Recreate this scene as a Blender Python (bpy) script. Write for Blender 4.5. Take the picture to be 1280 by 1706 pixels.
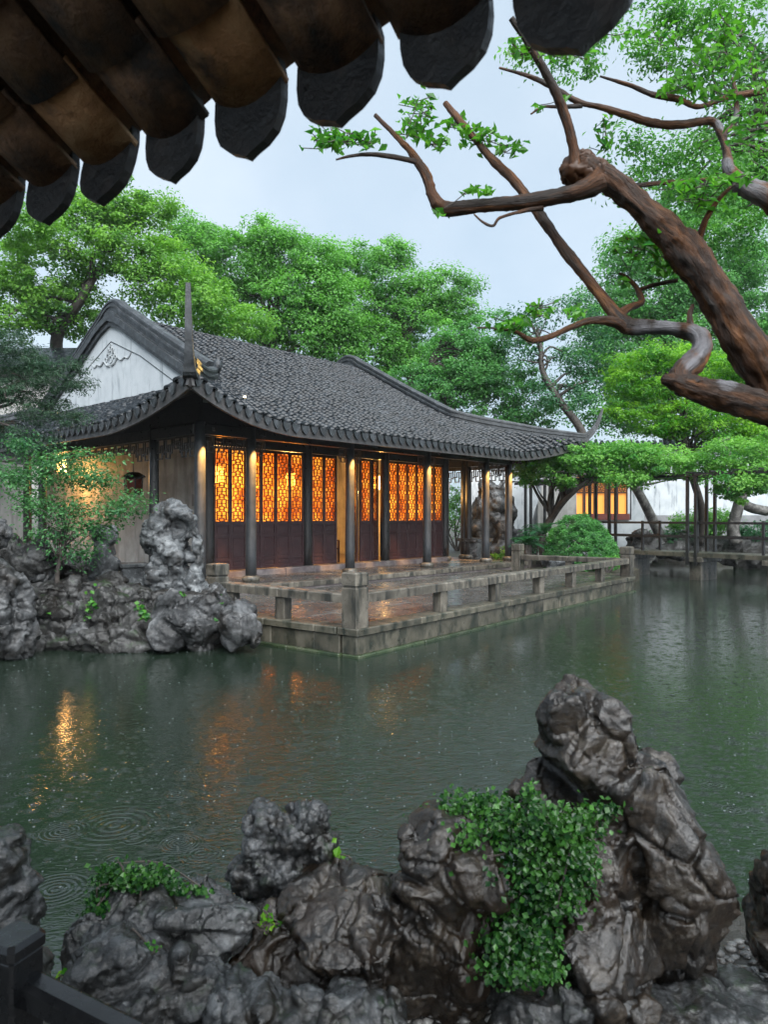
import bpy, math, random
import numpy as np
from mathutils import Vector, Matrix

for o in list(bpy.data.objects):
    bpy.data.objects.remove(o, do_unlink=True)
SC = bpy.context.scene
COL = SC.collection
RNG = np.random.default_rng(7)
random.seed(7)
R = math.radians

# ---------------------------------------------------------------- camera
F, UC, VH, H = 1200.0, 640.0, 861.0, 2.14      # focal length in photo pixels, principal column, horizon row, eye height over the water
cam = bpy.data.cameras.new('camera')
cam_o = bpy.data.objects.new('camera', cam)
COL.objects.link(cam_o)
cam_o.location = (0, 0, H)
cam_o.rotation_euler = (R(90), 0, 0)
cam.sensor_fit = 'VERTICAL'
cam.sensor_height = 36
cam.lens = 36 * F / 1706
cam.shift_y = (VH - 853) / 1706
cam.clip_start, cam.clip_end = 0.05, 2000
cam.dof.use_dof = True
cam.dof.focus_distance = 17.0
cam.dof.aperture_fstop = 6.5
SC.camera = cam_o

# ---------------------------------------------------------------- sky and overcast light
world = bpy.data.worlds.new('World')
SC.world = world
world.use_nodes = True
wn, wl = world.node_tree.nodes, world.node_tree.links
wn.clear()
wo = wn.new('ShaderNodeOutputWorld')
bg = wn.new('ShaderNodeBackground')
sky = wn.new('ShaderNodeTexSky')
sky.sky_type = 'NISHITA'
sky.sun_disc = False
sky.sun_elevation = R(50)
sky.sun_rotation = R(160)
sky.air_density = 1.0
sky.dust_density = 3.0
tc = wn.new('ShaderNodeTexCoord')
cn = wn.new('ShaderNodeTexNoise')
cn.inputs['Scale'].default_value = 2.2
cn.inputs['Detail'].default_value = 5
cr = wn.new('ShaderNodeValToRGB')
cr.color_ramp.elements[0].color = (1.66, 2.16, 2.60, 1)
cr.color_ramp.elements[0].position = .3
cr.color_ramp.elements[1].color = (2.62, 2.98, 3.28, 1)
cr.color_ramp.elements[1].position = .7
mx = wn.new('ShaderNodeMix')
mx.data_type = 'RGBA'
mx.inputs['Factor'].default_value = .86          # cloud deck over the sky
wl.new(tc.outputs['Generated'], cn.inputs['Vector'])
wl.new(cn.outputs['Fac'], cr.inputs['Fac'])
wl.new(sky.outputs['Color'], mx.inputs['A'])
wl.new(cr.outputs['Color'], mx.inputs['B'])
wl.new(mx.outputs['Result'], bg.inputs['Color'])
bg.inputs['Strength'].default_value = .05
wl.new(bg.outputs['Background'], wo.inputs['Surface'])

sun = bpy.data.lights.new('sun', 'SUN')
sun.energy = 1.5
sun.angle = R(70)
sun.color = (.96, .985, 1.0)
sun_o = bpy.data.objects.new('sun', sun)
COL.objects.link(sun_o)
sun_o.rotation_euler = (R(40), 0, R(22))

vs = SC.view_settings
vs.view_transform = 'Standard'
vs.look = 'None'
vs.exposure = 2.68
vs.gamma = 1
vs.use_curve_mapping = False
SC.render.engine = 'CYCLES'
cy = SC.cycles
cy.use_denoising = True
cy.max_bounces = 7
cy.diffuse_bounces = 3
cy.glossy_bounces = 3
cy.transmission_bounces = 4
cy.transparent_max_bounces = 6
cy.caustics_reflective = False
cy.caustics_refractive = False
cy.sample_clamp_indirect = 6

# ---------------------------------------------------------------- helpers
def P(u, v, Y):
    """A point of the photograph (1280 x 1706) at distance Y along the view axis."""
    return np.array([(u - UC) / F * Y, Y, H - (v - VH) / F * Y])


WM = {}                                            # world matrix of every object


def link(o, parent=None, M=None):
    M = M if M is not None else Matrix.Identity(4)
    COL.objects.link(o)
    if parent is not None:
        o.parent = parent
        o.matrix_parent_inverse = WM[parent.name].inverted()
    o.matrix_basis = M
    WM[o.name] = M.copy()
    return o


def props(o, label=None, cat=None, group=None, kind=None):
    for k, v in (('label', label), ('category', cat), ('group', group), ('kind', kind)):
        if v:
            o[k] = v
    return o


def thing(name, label, cat, loc=(0, 0, 0), group=None):
    o = bpy.data.objects.new(name, None)
    o.empty_display_size = .2
    link(o, None, Matrix.Translation(Vector([float(x) for x in loc])))
    return props(o, label, cat, group)


def mesh(name, verts, faces, mat, smooth=False, tint=None):
    me = bpy.data.meshes.new(name)
    verts = np.asarray(verts, dtype=np.float32).reshape(-1, 3)
    if isinstance(faces, np.ndarray):
        n, k = faces.shape
        me.vertices.add(len(verts))
        me.vertices.foreach_set('co', verts.ravel())
        me.loops.add(n * k)
        me.loops.foreach_set('vertex_index', faces.astype(np.int32).ravel())
        me.polygons.add(n)
        me.polygons.foreach_set('loop_start', np.arange(0, n * k, k, dtype=np.int32))
        me.update(calc_edges=True)
    else:
        me.from_pydata(verts.tolist(), [], faces)
        me.update()
    if tint is not None:
        at = me.attributes.new('tint', 'FLOAT', 'POINT')
        at.data.foreach_set('value', np.asarray(tint, dtype=np.float32))
    me.polygons.foreach_set('use_smooth', np.full(len(me.polygons), bool(smooth)))
    if mat is not None:
        me.materials.append(mat)
    return me


def obj(name, me, parent=None, M=None):
    return link(bpy.data.objects.new(name, me), parent, M)


class MB:
    """Collects simple solids into one mesh."""
    def __init__(s):
        s.v, s.f, s.t = [], [], []

    def add(s, v, f, tint=None):
        o = len(s.v)
        s.v += [tuple(map(float, p)) for p in v]
        s.f += [tuple(i + o for i in q) for q in f]
        s.t += [.5 if tint is None else tint] * len(v)
        return s

    def box(s, lo, hi, fr=None, bev=0.0, tint=None):
        """Box from lo to hi in local axes fr (a function (x,y,z)->world); bev chamfers the upright and top edges."""
        (x0, y0, z0), (x1, y1, z1) = lo, hi
        b = min(bev, .45 * (x1 - x0), .45 * (y1 - y0), .45 * (z1 - z0))
        if b <= 0:
            v = [(x0, y0, z0), (x1, y0, z0), (x1, y1, z0), (x0, y1, z0), (x0, y0, z1), (x1, y0, z1), (x1, y1, z1), (x0, y1, z1)]
            f = [(3, 2, 1, 0), (4, 5, 6, 7), (0, 1, 5, 4), (1, 2, 6, 5), (2, 3, 7, 6), (3, 0, 4, 7)]
        else:
            def ring(i, z):
                return [(x0 + i, y0 + i + b, z), (x0 + i + b, y0 + i, z), (x1 - i - b, y0 + i, z), (x1 - i, y0 + i + b, z),
                        (x1 - i, y1 - i - b, z), (x1 - i - b, y1 - i, z), (x0 + i + b, y1 - i, z), (x0 + i, y1 - i - b, z)]
            v = ring(0, z0) + ring(0, z1 - b) + ring(b * .8, z1)
            f = [tuple(range(7, -1, -1)), tuple(range(16, 24))]
            for k in (0, 8):
                f += [(k + i, k + (i + 1) % 8, k + 8 + (i + 1) % 8, k + 8 + i) for i in range(8)]
        if fr:
            v = [fr(*p) for p in v]
        return s.add(v, f, tint)

    def tube(s, pts, rad, n=8, fr=None, cap=True, tint=None):
        v, f = tube_data(np.array([fr(*p) for p in pts] if fr else pts, float), rad, n, cap)
        return s.add(v, f, tint)

    def mesh(s, name, mat, smooth=False):
        return mesh(name, s.v, s.f, mat, smooth, s.t)

    def obj(s, name, mat, parent=None, smooth=False):
        return obj(name, s.mesh(name, mat, smooth), parent)


def smooth_path(pts, n=8):
    """Catmull-Rom through the rows of pts (any width)."""
    p = np.asarray(pts, float)
    p = np.vstack([2 * p[0] - p[1], p, 2 * p[-1] - p[-2]])
    out = []
    for i in range(1, len(p) - 2):
        for k in range(n):
            t = k / n
            a, b, c, d = p[i - 1], p[i], p[i + 1], p[i + 2]
            out.append(.5 * ((2 * b) + (c - a) * t + (2 * a - 5 * b + 4 * c - d) * t * t + (3 * b - a - 3 * c + d) * t ** 3))
    out.append(p[-2])
    return np.array(out)


def tube_data(pts, rad, n=8, cap=True):
    pts = np.asarray(pts, float)
    m = len(pts)
    rad = np.full(m, rad, float) if np.isscalar(rad) else np.asarray(rad, float)
    tan = np.gradient(pts, axis=0)
    tan /= np.linalg.norm(tan, axis=1)[:, None] + 1e-9
    ref = np.array([0, 0, 1.]) if abs(tan[0][2]) < .9 else np.array([1., 0, 0])
    v = []
    a = np.cross(tan[0], ref)
    for i in range(m):
        a = a - tan[i] * np.dot(a, tan[i])
        a /= np.linalg.norm(a) + 1e-9
        b = np.cross(tan[i], a)
        for k in range(n):
            q = 2 * math.pi * k / n
            v.append(pts[i] + rad[i] * (math.cos(q) * a + math.sin(q) * b))
    f = [(i * n + k, i * n + (k + 1) % n, (i + 1) * n + (k + 1) % n, (i + 1) * n + k) for i in range(m - 1) for k in range(n)]
    if cap:
        f += [tuple(range(n - 1, -1, -1)), tuple(range((m - 1) * n, m * n))]
    return v, f


def sweep_data(pts, prof, up=(0, 0, 1), scale=None):
    """Sweep the closed profile (side, up) along pts; the side axis stays horizontal."""
    pts = np.asarray(pts, float)
    m, n = len(pts), len(prof)
    tan = np.gradient(pts, axis=0)
    v = []
    up = np.array(up, float)
    for i in range(m):
        t = tan[i] / (np.linalg.norm(tan[i]) + 1e-9)
        s = np.cross(t, up)
        s /= np.linalg.norm(s) + 1e-9
        w = np.cross(s, t)
        k = 1 if scale is None else scale[i]
        for (x, y) in prof:
            v.append(pts[i] + k * (s * x + w * y))
    f = [(i * n + k, i * n + (k + 1) % n, (i + 1) * n + (k + 1) % n, (i + 1) * n + k) for i in range(m - 1) for k in range(n)]
    f += [tuple(range(n - 1, -1, -1)), tuple(range((m - 1) * n, m * n))]
    return v, f


# ---------------------------------------------------------------- noise in numpy
def _h(ix, iy, iz, k):
    h = (ix.astype(np.int64) * 374761393 + iy.astype(np.int64) * 668265263 + iz.astype(np.int64) * 2147483647 + k * 974634777) & 0xffffffff
    h = ((h ^ (h >> 13)) * 1274126177) & 0xffffffff
    h = ((h ^ (h >> 16)) * 2246822519) & 0xffffffff
    return ((h ^ (h >> 15)) & 0xffffff) / float(0xffffff)


def vnoise(p, seed=0):
    i = np.floor(p).astype(np.int64)
    f = p - i
    f = f * f * f * (f * (f * 6 - 15) + 10)
    r = 0
    for dx in (0, 1):
        for dy in (0, 1):
            for dz in (0, 1):
                w = (f[:, 0] if dx else 1 - f[:, 0]) * (f[:, 1] if dy else 1 - f[:, 1]) * (f[:, 2] if dz else 1 - f[:, 2])
                r = r + w * _h(i[:, 0] + dx, i[:, 1] + dy, i[:, 2] + dz, seed)
    return r * 2 - 1


def fbm(p, oct=4, seed=0, ridge=False):
    r, a, tot = 0, 1., 0
    for o in range(oct):
        n = vnoise(p * 2 ** o + 17.3 * o, seed + o)
        if ridge:
            n = 1 - 2 * np.abs(n)
        r = r + a * n
        tot += a
        a *= .5
    return r / tot


def worley(p, seed=0):
    """F1, F2 and for the nearest cell: its centre and a random vector."""
    i = np.floor(p).astype(np.int64)
    n = len(p)
    f1, f2 = np.full(n, 9.), np.full(n, 9.)
    c = np.zeros((n, 3))
    g = np.zeros((n, 3))
    for dx in (-1, 0, 1):
        for dy in (-1, 0, 1):
            for dz in (-1, 0, 1):
                q = i + (dx, dy, dz)
                cc = q + np.stack([_h(q[:, 0], q[:, 1], q[:, 2], seed + k) for k in (1, 2, 3)], 1)
                d = np.linalg.norm(p - cc, axis=1)
                m = d < f1
                f2 = np.where(m, f1, np.minimum(f2, d))
                f1 = np.where(m, d, f1)
                c[m] = cc[m]
                gg = np.stack([_h(q[m, 0], q[m, 1], q[m, 2], seed + k) for k in (4, 5, 6)], 1) * 2 - 1
                g[m] = gg
    return f1, f2, c, g


# ---------------------------------------------------------------- materials
def ramp(nt, fac, stops):
    r = nt.nodes.new('ShaderNodeValToRGB')
    el = r.color_ramp.elements
    while len(el) < len(stops):
        el.new(.5)
    for e, (p, c) in zip(el, stops):
        e.position = p
        e.color = (*c, 1) if len(c) == 3 else c
    nt.links.new(fac, r.inputs['Fac'])
    return r.outputs['Color']


def new_mat(name):
    m = bpy.data.materials.new(name)
    m.use_nodes = True
    nt = m.node_tree
    b = nt.nodes['Principled BSDF']
    return m, nt, b


def coords(nt, kind='Object'):
    if kind == 'World':
        return nt.nodes.new('ShaderNodeNewGeometry').outputs['Position']
    return nt.nodes.new('ShaderNodeTexCoord').outputs[kind]


def noise(nt, vec, scale, detail=5, rough=.55, dist=0):
    n = nt.nodes.new('ShaderNodeTexNoise')
    n.inputs['Scale'].default_value = scale
    n.inputs['Detail'].default_value = detail
    n.inputs['Roughness'].default_value = rough
    n.inputs['Distortion'].default_value = dist
    nt.links.new(vec, n.inputs['Vector'])
    return n.outputs['Fac']


def mixc(nt, fac, a, b, mode='MIX'):
    m = nt.nodes.new('ShaderNodeMix')
    m.data_type = 'RGBA'
    m.blend_type = mode
    for s, x in (('Factor', fac), ('A', a), ('B', b)):
        if isinstance(x, (int, float)):
            m.inputs[s].default_value = x
        elif isinstance(x, tuple):
            m.inputs[s].default_value = (*x, 1)
        else:
            nt.links.new(x, m.inputs[s])
    return m.outputs['Result']


def mathn(nt, op, a, b=None, c=None, clamp=False):
    m = nt.nodes.new('ShaderNodeMath')
    m.operation = op
    m.use_clamp = clamp
    for i, x in enumerate((a, b, c)):
        if x is None:
            continue
        if isinstance(x, (int, float)):
            m.inputs[i].default_value = x
        else:
            nt.links.new(x, m.inputs[i])
    return m.outputs[0]


def bump(nt, b, h, strength=.5, dist=.02):
    n = nt.nodes.new('ShaderNodeBump')
    n.inputs['Strength'].default_value = strength
    n.inputs['Distance'].default_value = dist
    nt.links.new(h, n.inputs['Height'])
    nt.links.new(n.outputs['Normal'], b.inputs['Normal'])
    return n


def attr(nt, name='tint'):
    a = nt.nodes.new('ShaderNodeAttribute')
    a.attribute_name = name
    return a.outputs['Fac']


def surf(name, cols, scale=6., rough=(.4, .7), bumps=((30, .4, .01),), spread=(.3, .7), spec=.5, tintvar=0., streak=None, vec='World', metallic=0):
    """A weathered surface: colours blended by noise, roughness that varies, fine relief."""
    m, nt, b = new_mat(name)
    co = coords(nt, vec)
    n = noise(nt, co, scale, 7, .6, .4)
    stops = [(spread[0] + (spread[1] - spread[0]) * i / max(1, len(cols) - 1), c) for i, c in enumerate(cols)]
    c = ramp(nt, n, stops)
    if streak:
        mp = nt.nodes.new('ShaderNodeMapping')
        mp.inputs['Scale'].default_value = streak[1]
        nt.links.new(co, mp.inputs['Vector'])
        s = noise(nt, mp.outputs['Vector'], streak[2], 6, .6)
        f = ramp(nt, s, [(streak[3], (0, 0, 0)), (streak[4], (1, 1, 1))])
        c = mixc(nt, f, c, streak[0])
    if tintvar:
        t = attr(nt)
        k = mathn(nt, 'MULTIPLY_ADD', t, 2 * tintvar, 1 - tintvar)
        v = nt.nodes.new('ShaderNodeHueSaturation')
        nt.links.new(k, v.inputs['Value'])
        nt.links.new(c, v.inputs['Color'])
        c = v.outputs['Color']
    nt.links.new(c, b.inputs['Base Color'])
    n2 = noise(nt, co, scale * 2.3, 4)
    r = nt.nodes.new('ShaderNodeMapRange')
    r.inputs['From Min'].default_value = .3
    r.inputs['From Max'].default_value = .7
    r.inputs['To Min'].default_value, r.inputs['To Max'].default_value = rough
    nt.links.new(n2, r.inputs['Value'])
    nt.links.new(r.outputs['Result'], b.inputs['Roughness'])
    b.inputs['Specular IOR Level'].default_value = spec
    b.inputs['Metallic'].default_value = metallic
    prev = None
    for (sc_, st, di) in bumps:
        bn = nt.nodes.new('ShaderNodeBump')
        bn.inputs['Strength'].default_value = st
        bn.inputs['Distance'].default_value = di
        nt.links.new(noise(nt, co, sc_, 6, .65, .3), bn.inputs['Height'])
        if prev:
            nt.links.new(prev, bn.inputs['Normal'])
        prev = bn.outputs['Normal']
    if prev:
        nt.links.new(prev, b.inputs['Normal'])
    return m


def leaf_mat(name, dark, light, trans=.35, rough=.4):
    m, nt, b = new_mat(name)
    t = attr(nt)
    c = ramp(nt, t, [(0., dark), (1., light)])
    nt.links.new(c, b.inputs['Base Color'])
    b.inputs['Roughness'].default_value = rough
    b.inputs['Specular IOR Level'].default_value = .35
    tr = nt.nodes.new('ShaderNodeBsdfTranslucent')
    cc = mixc(nt, 1.0, c, (1.25, 1.35, .8), 'MULTIPLY')
    nt.links.new(cc, tr.inputs['Color'])
    ms = nt.nodes.new('ShaderNodeMixShader')
    ms.inputs['Fac'].default_value = trans
    nt.links.new(b.outputs['BSDF'], ms.inputs[1])
    nt.links.new(tr.outputs['BSDF'], ms.inputs[2])
    nt.links.new(ms.outputs['Shader'], nt.nodes['Material Output'].inputs['Surface'])
    return m


def glow(name, col, strength):
    m, nt, b = new_mat(name)
    b.inputs['Base Color'].default_value = (*col, 1)
    b.inputs['Emission Color'].default_value = (*col, 1)
    b.inputs['Emission Strength'].default_value = strength
    return m


M_TILE = surf('roof tile', [(.004, .0054, .0072), (.010, .0128, .016), (.024, .029, .034)], 2.6, (.16, .45), ((40, .5, .006),), (.32, .72), .32, tintvar=.55)
M_RIDGE = surf('ridge brick', [(.009, .011, .0135), (.023, .027, .031), (.06, .067, .074)], 3.0, (.35, .65), ((18, .5, .02),), (.3, .7), .5,
               streak=((.02, .023, .024), (3, 3, .6), 2.5, .5, .62))
M_PLASTER = surf('white plaster', [(.33, .36, .38), (.42, .45, .47), (.47, .50, .515)], 1.5, (.6, .85), ((25, .15, .01),), (.3, .7), .3,
                 streak=((.14, .165, .18), (2.2, 2.2, .35), 2.0, .56, .74))
M_PLASTER2 = surf('aged plaster', [(.24, .235, .22), (.33, .325, .31), (.42, .41, .39)], 1.5, (.6, .85), ((25, .15, .01),), (.3, .7), .3,
                  streak=((.15, .145, .14), (2, 2, .35), 1.6, .5, .72))
M_DARKWOOD = surf('dark lacquered wood', [(.010, .010, .011), (.022, .021, .021)], 5, (.25, .5), ((60, .2, .004),))
M_COLUMN = surf('column lacquer', [(.016, .019, .022), (.03, .034, .038), (.05, .052, .054)], 4, (.35, .6), ((50, .25, .004),), streak=((.03, .032, .036), (8, 8, .6), 3, .45, .65))
M_MAROON = surf('maroon door wood', [(.020, .008, .010), (.032, .012, .014), (.048, .021, .022)], 4, (.3, .55), ((70, .25, .003),), streak=((.03, .012, .014), (14, 14, .8), 3, .45, .65))
M_LATTICE = surf('red lattice wood', [(.05, .012, .008), (.09, .022, .014)], 6, (.35, .6), ((60, .2, .003),))
M_GRANITE = surf('wet granite', [(.05, .044, .034), (.09, .08, .064), (.155, .14, .115)], 5, (.22, .6), ((70, .5, .006), (8, .3, .02)), (.28, .72), .5, tintvar=.25,
                 streak=((.022, .022, .018), (3, 3, .55), 2.5, .47, .62))
M_KERB = surf('pond kerb granite', [(.038, .037, .026), (.07, .064, .047), (.11, .10, .078)], 3.5, (.25, .6), ((60, .5, .008), (8, .4, .02)), (.28, .72), .5, tintvar=.3,
              streak=((.016, .019, .013), (2.4, 2.4, 1.4), 1.8, .46, .62))
M_ALGAE = surf('algae footing', [(.010, .018, .008), (.022, .034, .014), (.05, .055, .035)], 4, (.2, .5), ((50, .5, .01),), (.3, .7), .5, tintvar=.3)
M_PAVE = surf('wet paving', [(.036, .034, .031), (.06, .057, .051), (.095, .09, .08)], 2.2, (.05, .36), ((35, .35, .006), (5, .2, .02)), (.3, .7), .6, tintvar=.3)
M_STEP = surf('purple step stone', [(.075, .06, .065), (.13, .11, .11), (.2, .18, .17)], 4, (.25, .6), ((50, .4, .006),), tintvar=.2)
M_SOIL = surf('dark garden soil', [(.018, .015, .010), (.035, .030, .020), (.03, .045, .018)], 2, (.45, .8), ((14, .8, .05),))
M_BARK = surf('tree bark', [(.018, .015, .013), (.045, .036, .030), (.07, .06, .05)], 5, (.5, .8), ((14, .8, .04),))
M_PALEBARK = surf('pale bark', [(.07, .065, .058), (.14, .13, .12), (.2, .19, .175)], 5, (.5, .8), ((14, .6, .03),))
# ---------------------------------------------------------------- ground and water
def prism(name, poly, z0, z1, mat, kind='structure', parent=None):
    n = len(poly)
    v = [(x, y, z0) for x, y in poly] + [(x, y, z1) for x, y in poly]
    f = [tuple(range(n - 1, -1, -1)), tuple(range(n, 2 * n))] + [(i, (i + 1) % n, n + (i + 1) % n, n + i) for i in range(n)]
    o = obj(name, mesh(name, v, f, mat), parent)
    if parent is None:
        props(o, kind=kind)
    return o


prism('ground', [(-600, -300), (600, -300), (600, 900), (-600, 900)], -2.2, -1.4, M_SOIL)


def water_mat():
    m, nt, b = new_mat('pond water')
    b.inputs['Base Color'].default_value = (.0100, .0165, .0112, 1)
    b.inputs['Roughness'].default_value = .03
    b.inputs['IOR'].default_value = 1.38
    b.inputs['Specular IOR Level'].default_value = 1.0
    co = coords(nt, 'World')
    h = None

    def acc(x, k):
        nonlocal h
        y = mathn(nt, 'MULTIPLY', x, k)
        h = y if h is None else mathn(nt, 'ADD', h, y)
    mp = nt.nodes.new('ShaderNodeMapping')
    mp.inputs['Rotation'].default_value = (0, 0, R(-25))
    mp.inputs['Scale'].default_value = (.8, 1.5, 1)
    nt.links.new(co, mp.inputs['Vector'])
    acc(noise(nt, mp.outputs['Vector'], 5.0, 3, .5, .6), .35)
    acc(noise(nt, mp.outputs['Vector'], 17.0, 3, .6, .3), .34)
    for sc_, rings, amp in ((2.6, 26, .11), (5.5, 24, .085), (11., 20, .05)):     # rings of the rain drops
        vo = nt.nodes.new('ShaderNodeTexVoronoi')
        vo.voronoi_dimensions = '2D'
        vo.inputs['Scale'].default_value = sc_
        nt.links.new(co, vo.inputs['Vector'])
        sp = nt.nodes.new('ShaderNodeSeparateColor')
        nt.links.new(vo.outputs['Color'], sp.inputs['Color'])
        d = vo.outputs['Distance']
        rad = mathn(nt, 'MULTIPLY_ADD', sp.outputs['Red'], .34, .08)
        win = mathn(nt, 'SUBTRACT', 1, mathn(nt, 'DIVIDE', d, rad), clamp=True)
        s = mathn(nt, 'SINE', mathn(nt, 'MULTIPLY', d, rings * 2.6))
        on = mathn(nt, 'GREATER_THAN', sp.outputs['Green'], .35)
        acc(mathn(nt, 'MULTIPLY', mathn(nt, 'MULTIPLY', s, mathn(nt, 'POWER', win, .6)), on), amp)
    for (u, v, w) in ((190, 1375, .40), (92, 1482, .22), (105, 1385, .2), (420, 1300, .12), (300, 1405, .16)):           # the drips from the eave
        Y = H * F / (v - VH)
        c = nt.nodes.new('ShaderNodeVectorMath')
        c.operation = 'DISTANCE'
        nt.links.new(co, c.inputs[0])
        c.inputs[1].default_value = ((u - UC) / F * Y, Y, 0)
        d = c.outputs['Value']
        win = mathn(nt, 'SUBTRACT', 1, mathn(nt, 'DIVIDE', d, w), clamp=True)
        s = mathn(nt, 'SINE', mathn(nt, 'MULTIPLY', d, 2 * math.pi * 6 / w))
        acc(mathn(nt, 'MULTIPLY', s, mathn(nt, 'POWER', win, .5)), .16)
    wd = nt.nodes.new('ShaderNodeVectorMath')      # a patch of wind on the open water
    wd.operation = 'DISTANCE'
    nt.links.new(co, wd.inputs[0])
    wd.inputs[1].default_value = (1.0, 6.4, 0)
    gust = mathn(nt, 'SUBTRACT', 1, mathn(nt, 'DIVIDE', mathn(nt, 'ADD', wd.outputs['Value'], mathn(nt, 'MULTIPLY', noise(nt, co, .8, 3), 2.5)), 5.2), clamp=True)
    h = mathn(nt, 'MULTIPLY', h, mathn(nt, 'MULTIPLY_ADD', gust, 3.0, .8))
    bump(nt, b, h, .8, .0125)
    return m


prism('pond_water', [(-70, -60), (70, -60), (70, 45), (-70, 45)], -1.3, 0, water_mat())
far_land = [(-80, 12.6), (-9, 12.1), (-6, 12.2), (-2.6, 12.9), (-1.6, 13.6), (6.9, 22.5), (7.6, 22.6), (8.6, 24.2), (8.9, 27.8), (9.2, 31.0), (11, 32.6), (15, 33.2), (22, 32.8), (80, 33), (80, 260), (-80, 260)]
prism('garden_ground', far_land, -1.35, .38, M_SOIL)

# ---------------------------------------------------------------- the hall: frame (t along the facade, w into the hall)
D_T = np.array([math.sin(R(42)), math.cos(R(42))])
D_W = np.array([-D_T[1], D_T[0]])
C1 = np.array([-3.182, 17.2])
ZF = .60                                           # floor of the hall
COLT = [-1.42, 0, 3.36, 6.74, 9.95, 11.40]
WI = 1.75                                          # the door wall behind the front columns
WM_, WB = 6.64, 13.28                              # middle and back column line
TE = (-2.80, 12.78)                                # eaves at the ends
WE = (-1.30, 14.58)                                # eaves front and back
TG = (0.0, 9.98)                                   # gable planes
ZE = 4.22


def B(t, w, z):
    return (C1[0] + D_T[0] * t + D_W[0] * w, C1[1] + D_T[1] * t + D_W[1] * w, z)


def BM(t, w, z, rz=0.0):
    x, y, z = B(t, w, z)
    return Matrix.Translation((x, y, z)) @ Matrix.Rotation(math.atan2(D_T[1], D_T[0]) + rz, 4, 'Z')


HALL = thing('garden_hall', 'timber garden hall with grey tiled roof, upswept corners and lit lattice doors beside the pond', 'hall', B(5, 5, ZF))


def prof(d):
    return .455 * d + .0078 * d * d


def S(side, a, d):
    """Point of the roof: a along that side's eave, d inward from it (arrays)."""
    a, d = np.asarray(a, float), np.asarray(d, float)
    if side in 'fb':
        lo, hi = TE
    else:
        lo, hi = WE
    pl, ph = a - (lo + d), (hi - d) - a
    q = np.clip(1 - d / 2.9, 0, 1) ** 1.5
    kl = np.clip(1 - pl / 3.4, 0, 1.15) ** 2.1 * q
    kh = np.clip(1 - ph / 3.4, 0, 1.15) ** 2.1 * q
    top = WM_ - WE[0]
    z = ZE + prof(d) + .66 * (kl + kh) - .28 * np.clip((d - (top - .8)) / .8, 0, 1) ** 2
    fl = np.where(True, kl, 0)
    if side in 'fb':
        t = a - .10 * kl + .62 * kh
        w = (WE[0] + d - .60 * (kl + kh)) if side == 'f' else (WE[1] - d + .60 * (kl + kh))
    elif side == 'l':
        w = a - .60 * kl + .60 * kh
        t = TE[0] + d - .10 * (kl + kh)
    else:
        w = a - .60 * kl + .60 * kh
        t = TE[1] - d + .62 * (kl + kh)
    x = C1[0] + D_T[0] * t + D_W[0] * w
    y = C1[1] + D_T[1] * t + D_W[1] * w
    return np.stack([x, y, z + 0 * x], -1)


def SN(side, a, d):
    e = .02
    p = S(side, a, d)
    n = np.cross(S(side, a + e, d) - p, S(side, a, np.asarray(d) + e) - p)
    n /= np.linalg.norm(n, axis=-1)[..., None]
    return n * np.sign(n[..., 2:3])


def dmax_at(side, a):
    if side in 'fb':
        m = min(a - TE[0], TE[1] - a)
        return WM_ - WE[0] if m >= (TG[0] - TE[0]) else m
    return min(TG[0] - TE[0] if side == 'l' else TE[1] - TG[1], a - WE[0], WE[1] - a)


# the tiles: cover rows and pan rows, too small to pick apart one by one
def tile_rows(sides, pitch=.285, step=.115):
    V, Fq, Tn = [], [], []
    off = 0
    ang = np.linspace(0, math.pi, 6)
    for side in sides:
        lo, hi = TE if side in 'fb' else WE
        n = int((hi - lo) / pitch)
        for i in range(n + 1):
            for kind in (0, 1):
                a0 = lo + .04 + (i + .5 * kind) * (hi - lo - .08) / n
                if a0 > hi:
                    continue
                dm = dmax_at(side, a0)
                k = int(dm / step)
                if k < 1:
                    continue
                jig = RNG.normal(0, .016, (k, 3))
                ph = RNG.uniform(-.05, .05)
                for j in range(k):
                    d0 = j * step + (ph if j else 0)
                    if kind == 0:                  # cover tile, arched
                        xs, hs = .084 * np.cos(ang), .072 * np.sin(ang) + .03
                    else:                          # pan tile, hollow
                        xs, hs = .108 * np.cos(ang), .040 - .045 * np.sin(ang)
                    lift = .022
                    aa = np.concatenate([a0 + xs + jig[j, 0], a0 + xs * .93 + jig[j, 0], a0 + xs + jig[j, 0]])
                    dd = np.concatenate([np.full(6, d0 - .01), np.full(6, d0 + step + .03), np.full(6, d0 - .01)])
                    hh = np.concatenate([hs + lift, hs, hs + (lift - .05 if kind == 0 else lift - .04)]) + jig[j, 1] * .5
                    V.append((side, aa, np.clip(dd, -.02, None), hh))
                    Tn.append(RNG.random() ** 1.6)
    verts = []
    for side in sides:
        sel = [q for q in V if q[0] == side]
        aa = np.concatenate([q[1] for q in sel])
        dd = np.concatenate([q[2] for q in sel])
        hh = np.concatenate([q[3] for q in sel])
        verts.append(S(side, aa, dd) + SN(side, aa, dd) * hh[:, None])
    verts = np.concatenate(verts)
    nt_ = len(V)
    base = np.arange(nt_)[:, None, None] * 18
    q = []
    for k in range(5):
        q.append((k, k + 1, 6 + k + 1, 6 + k))
        q.append((12 + k, 12 + k + 1, k + 1, k))
    faces = (base + np.array(q)[None]).reshape(-1, 4)
    return verts, faces, np.repeat(Tn, 18)


v_, f_, t_ = tile_rows('flr')
o = obj('roof_tiles', mesh('roof_tiles', v_, f_, M_TILE, True, t_), HALL)
o['kind'] = 'stuff'
v_, f_, t_ = tile_rows('b', .63, .33)
o = obj('rear_roof_tiles', mesh('rear_roof_tiles', v_, f_, M_TILE, True, t_), HALL)
o['kind'] = 'stuff'

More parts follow.
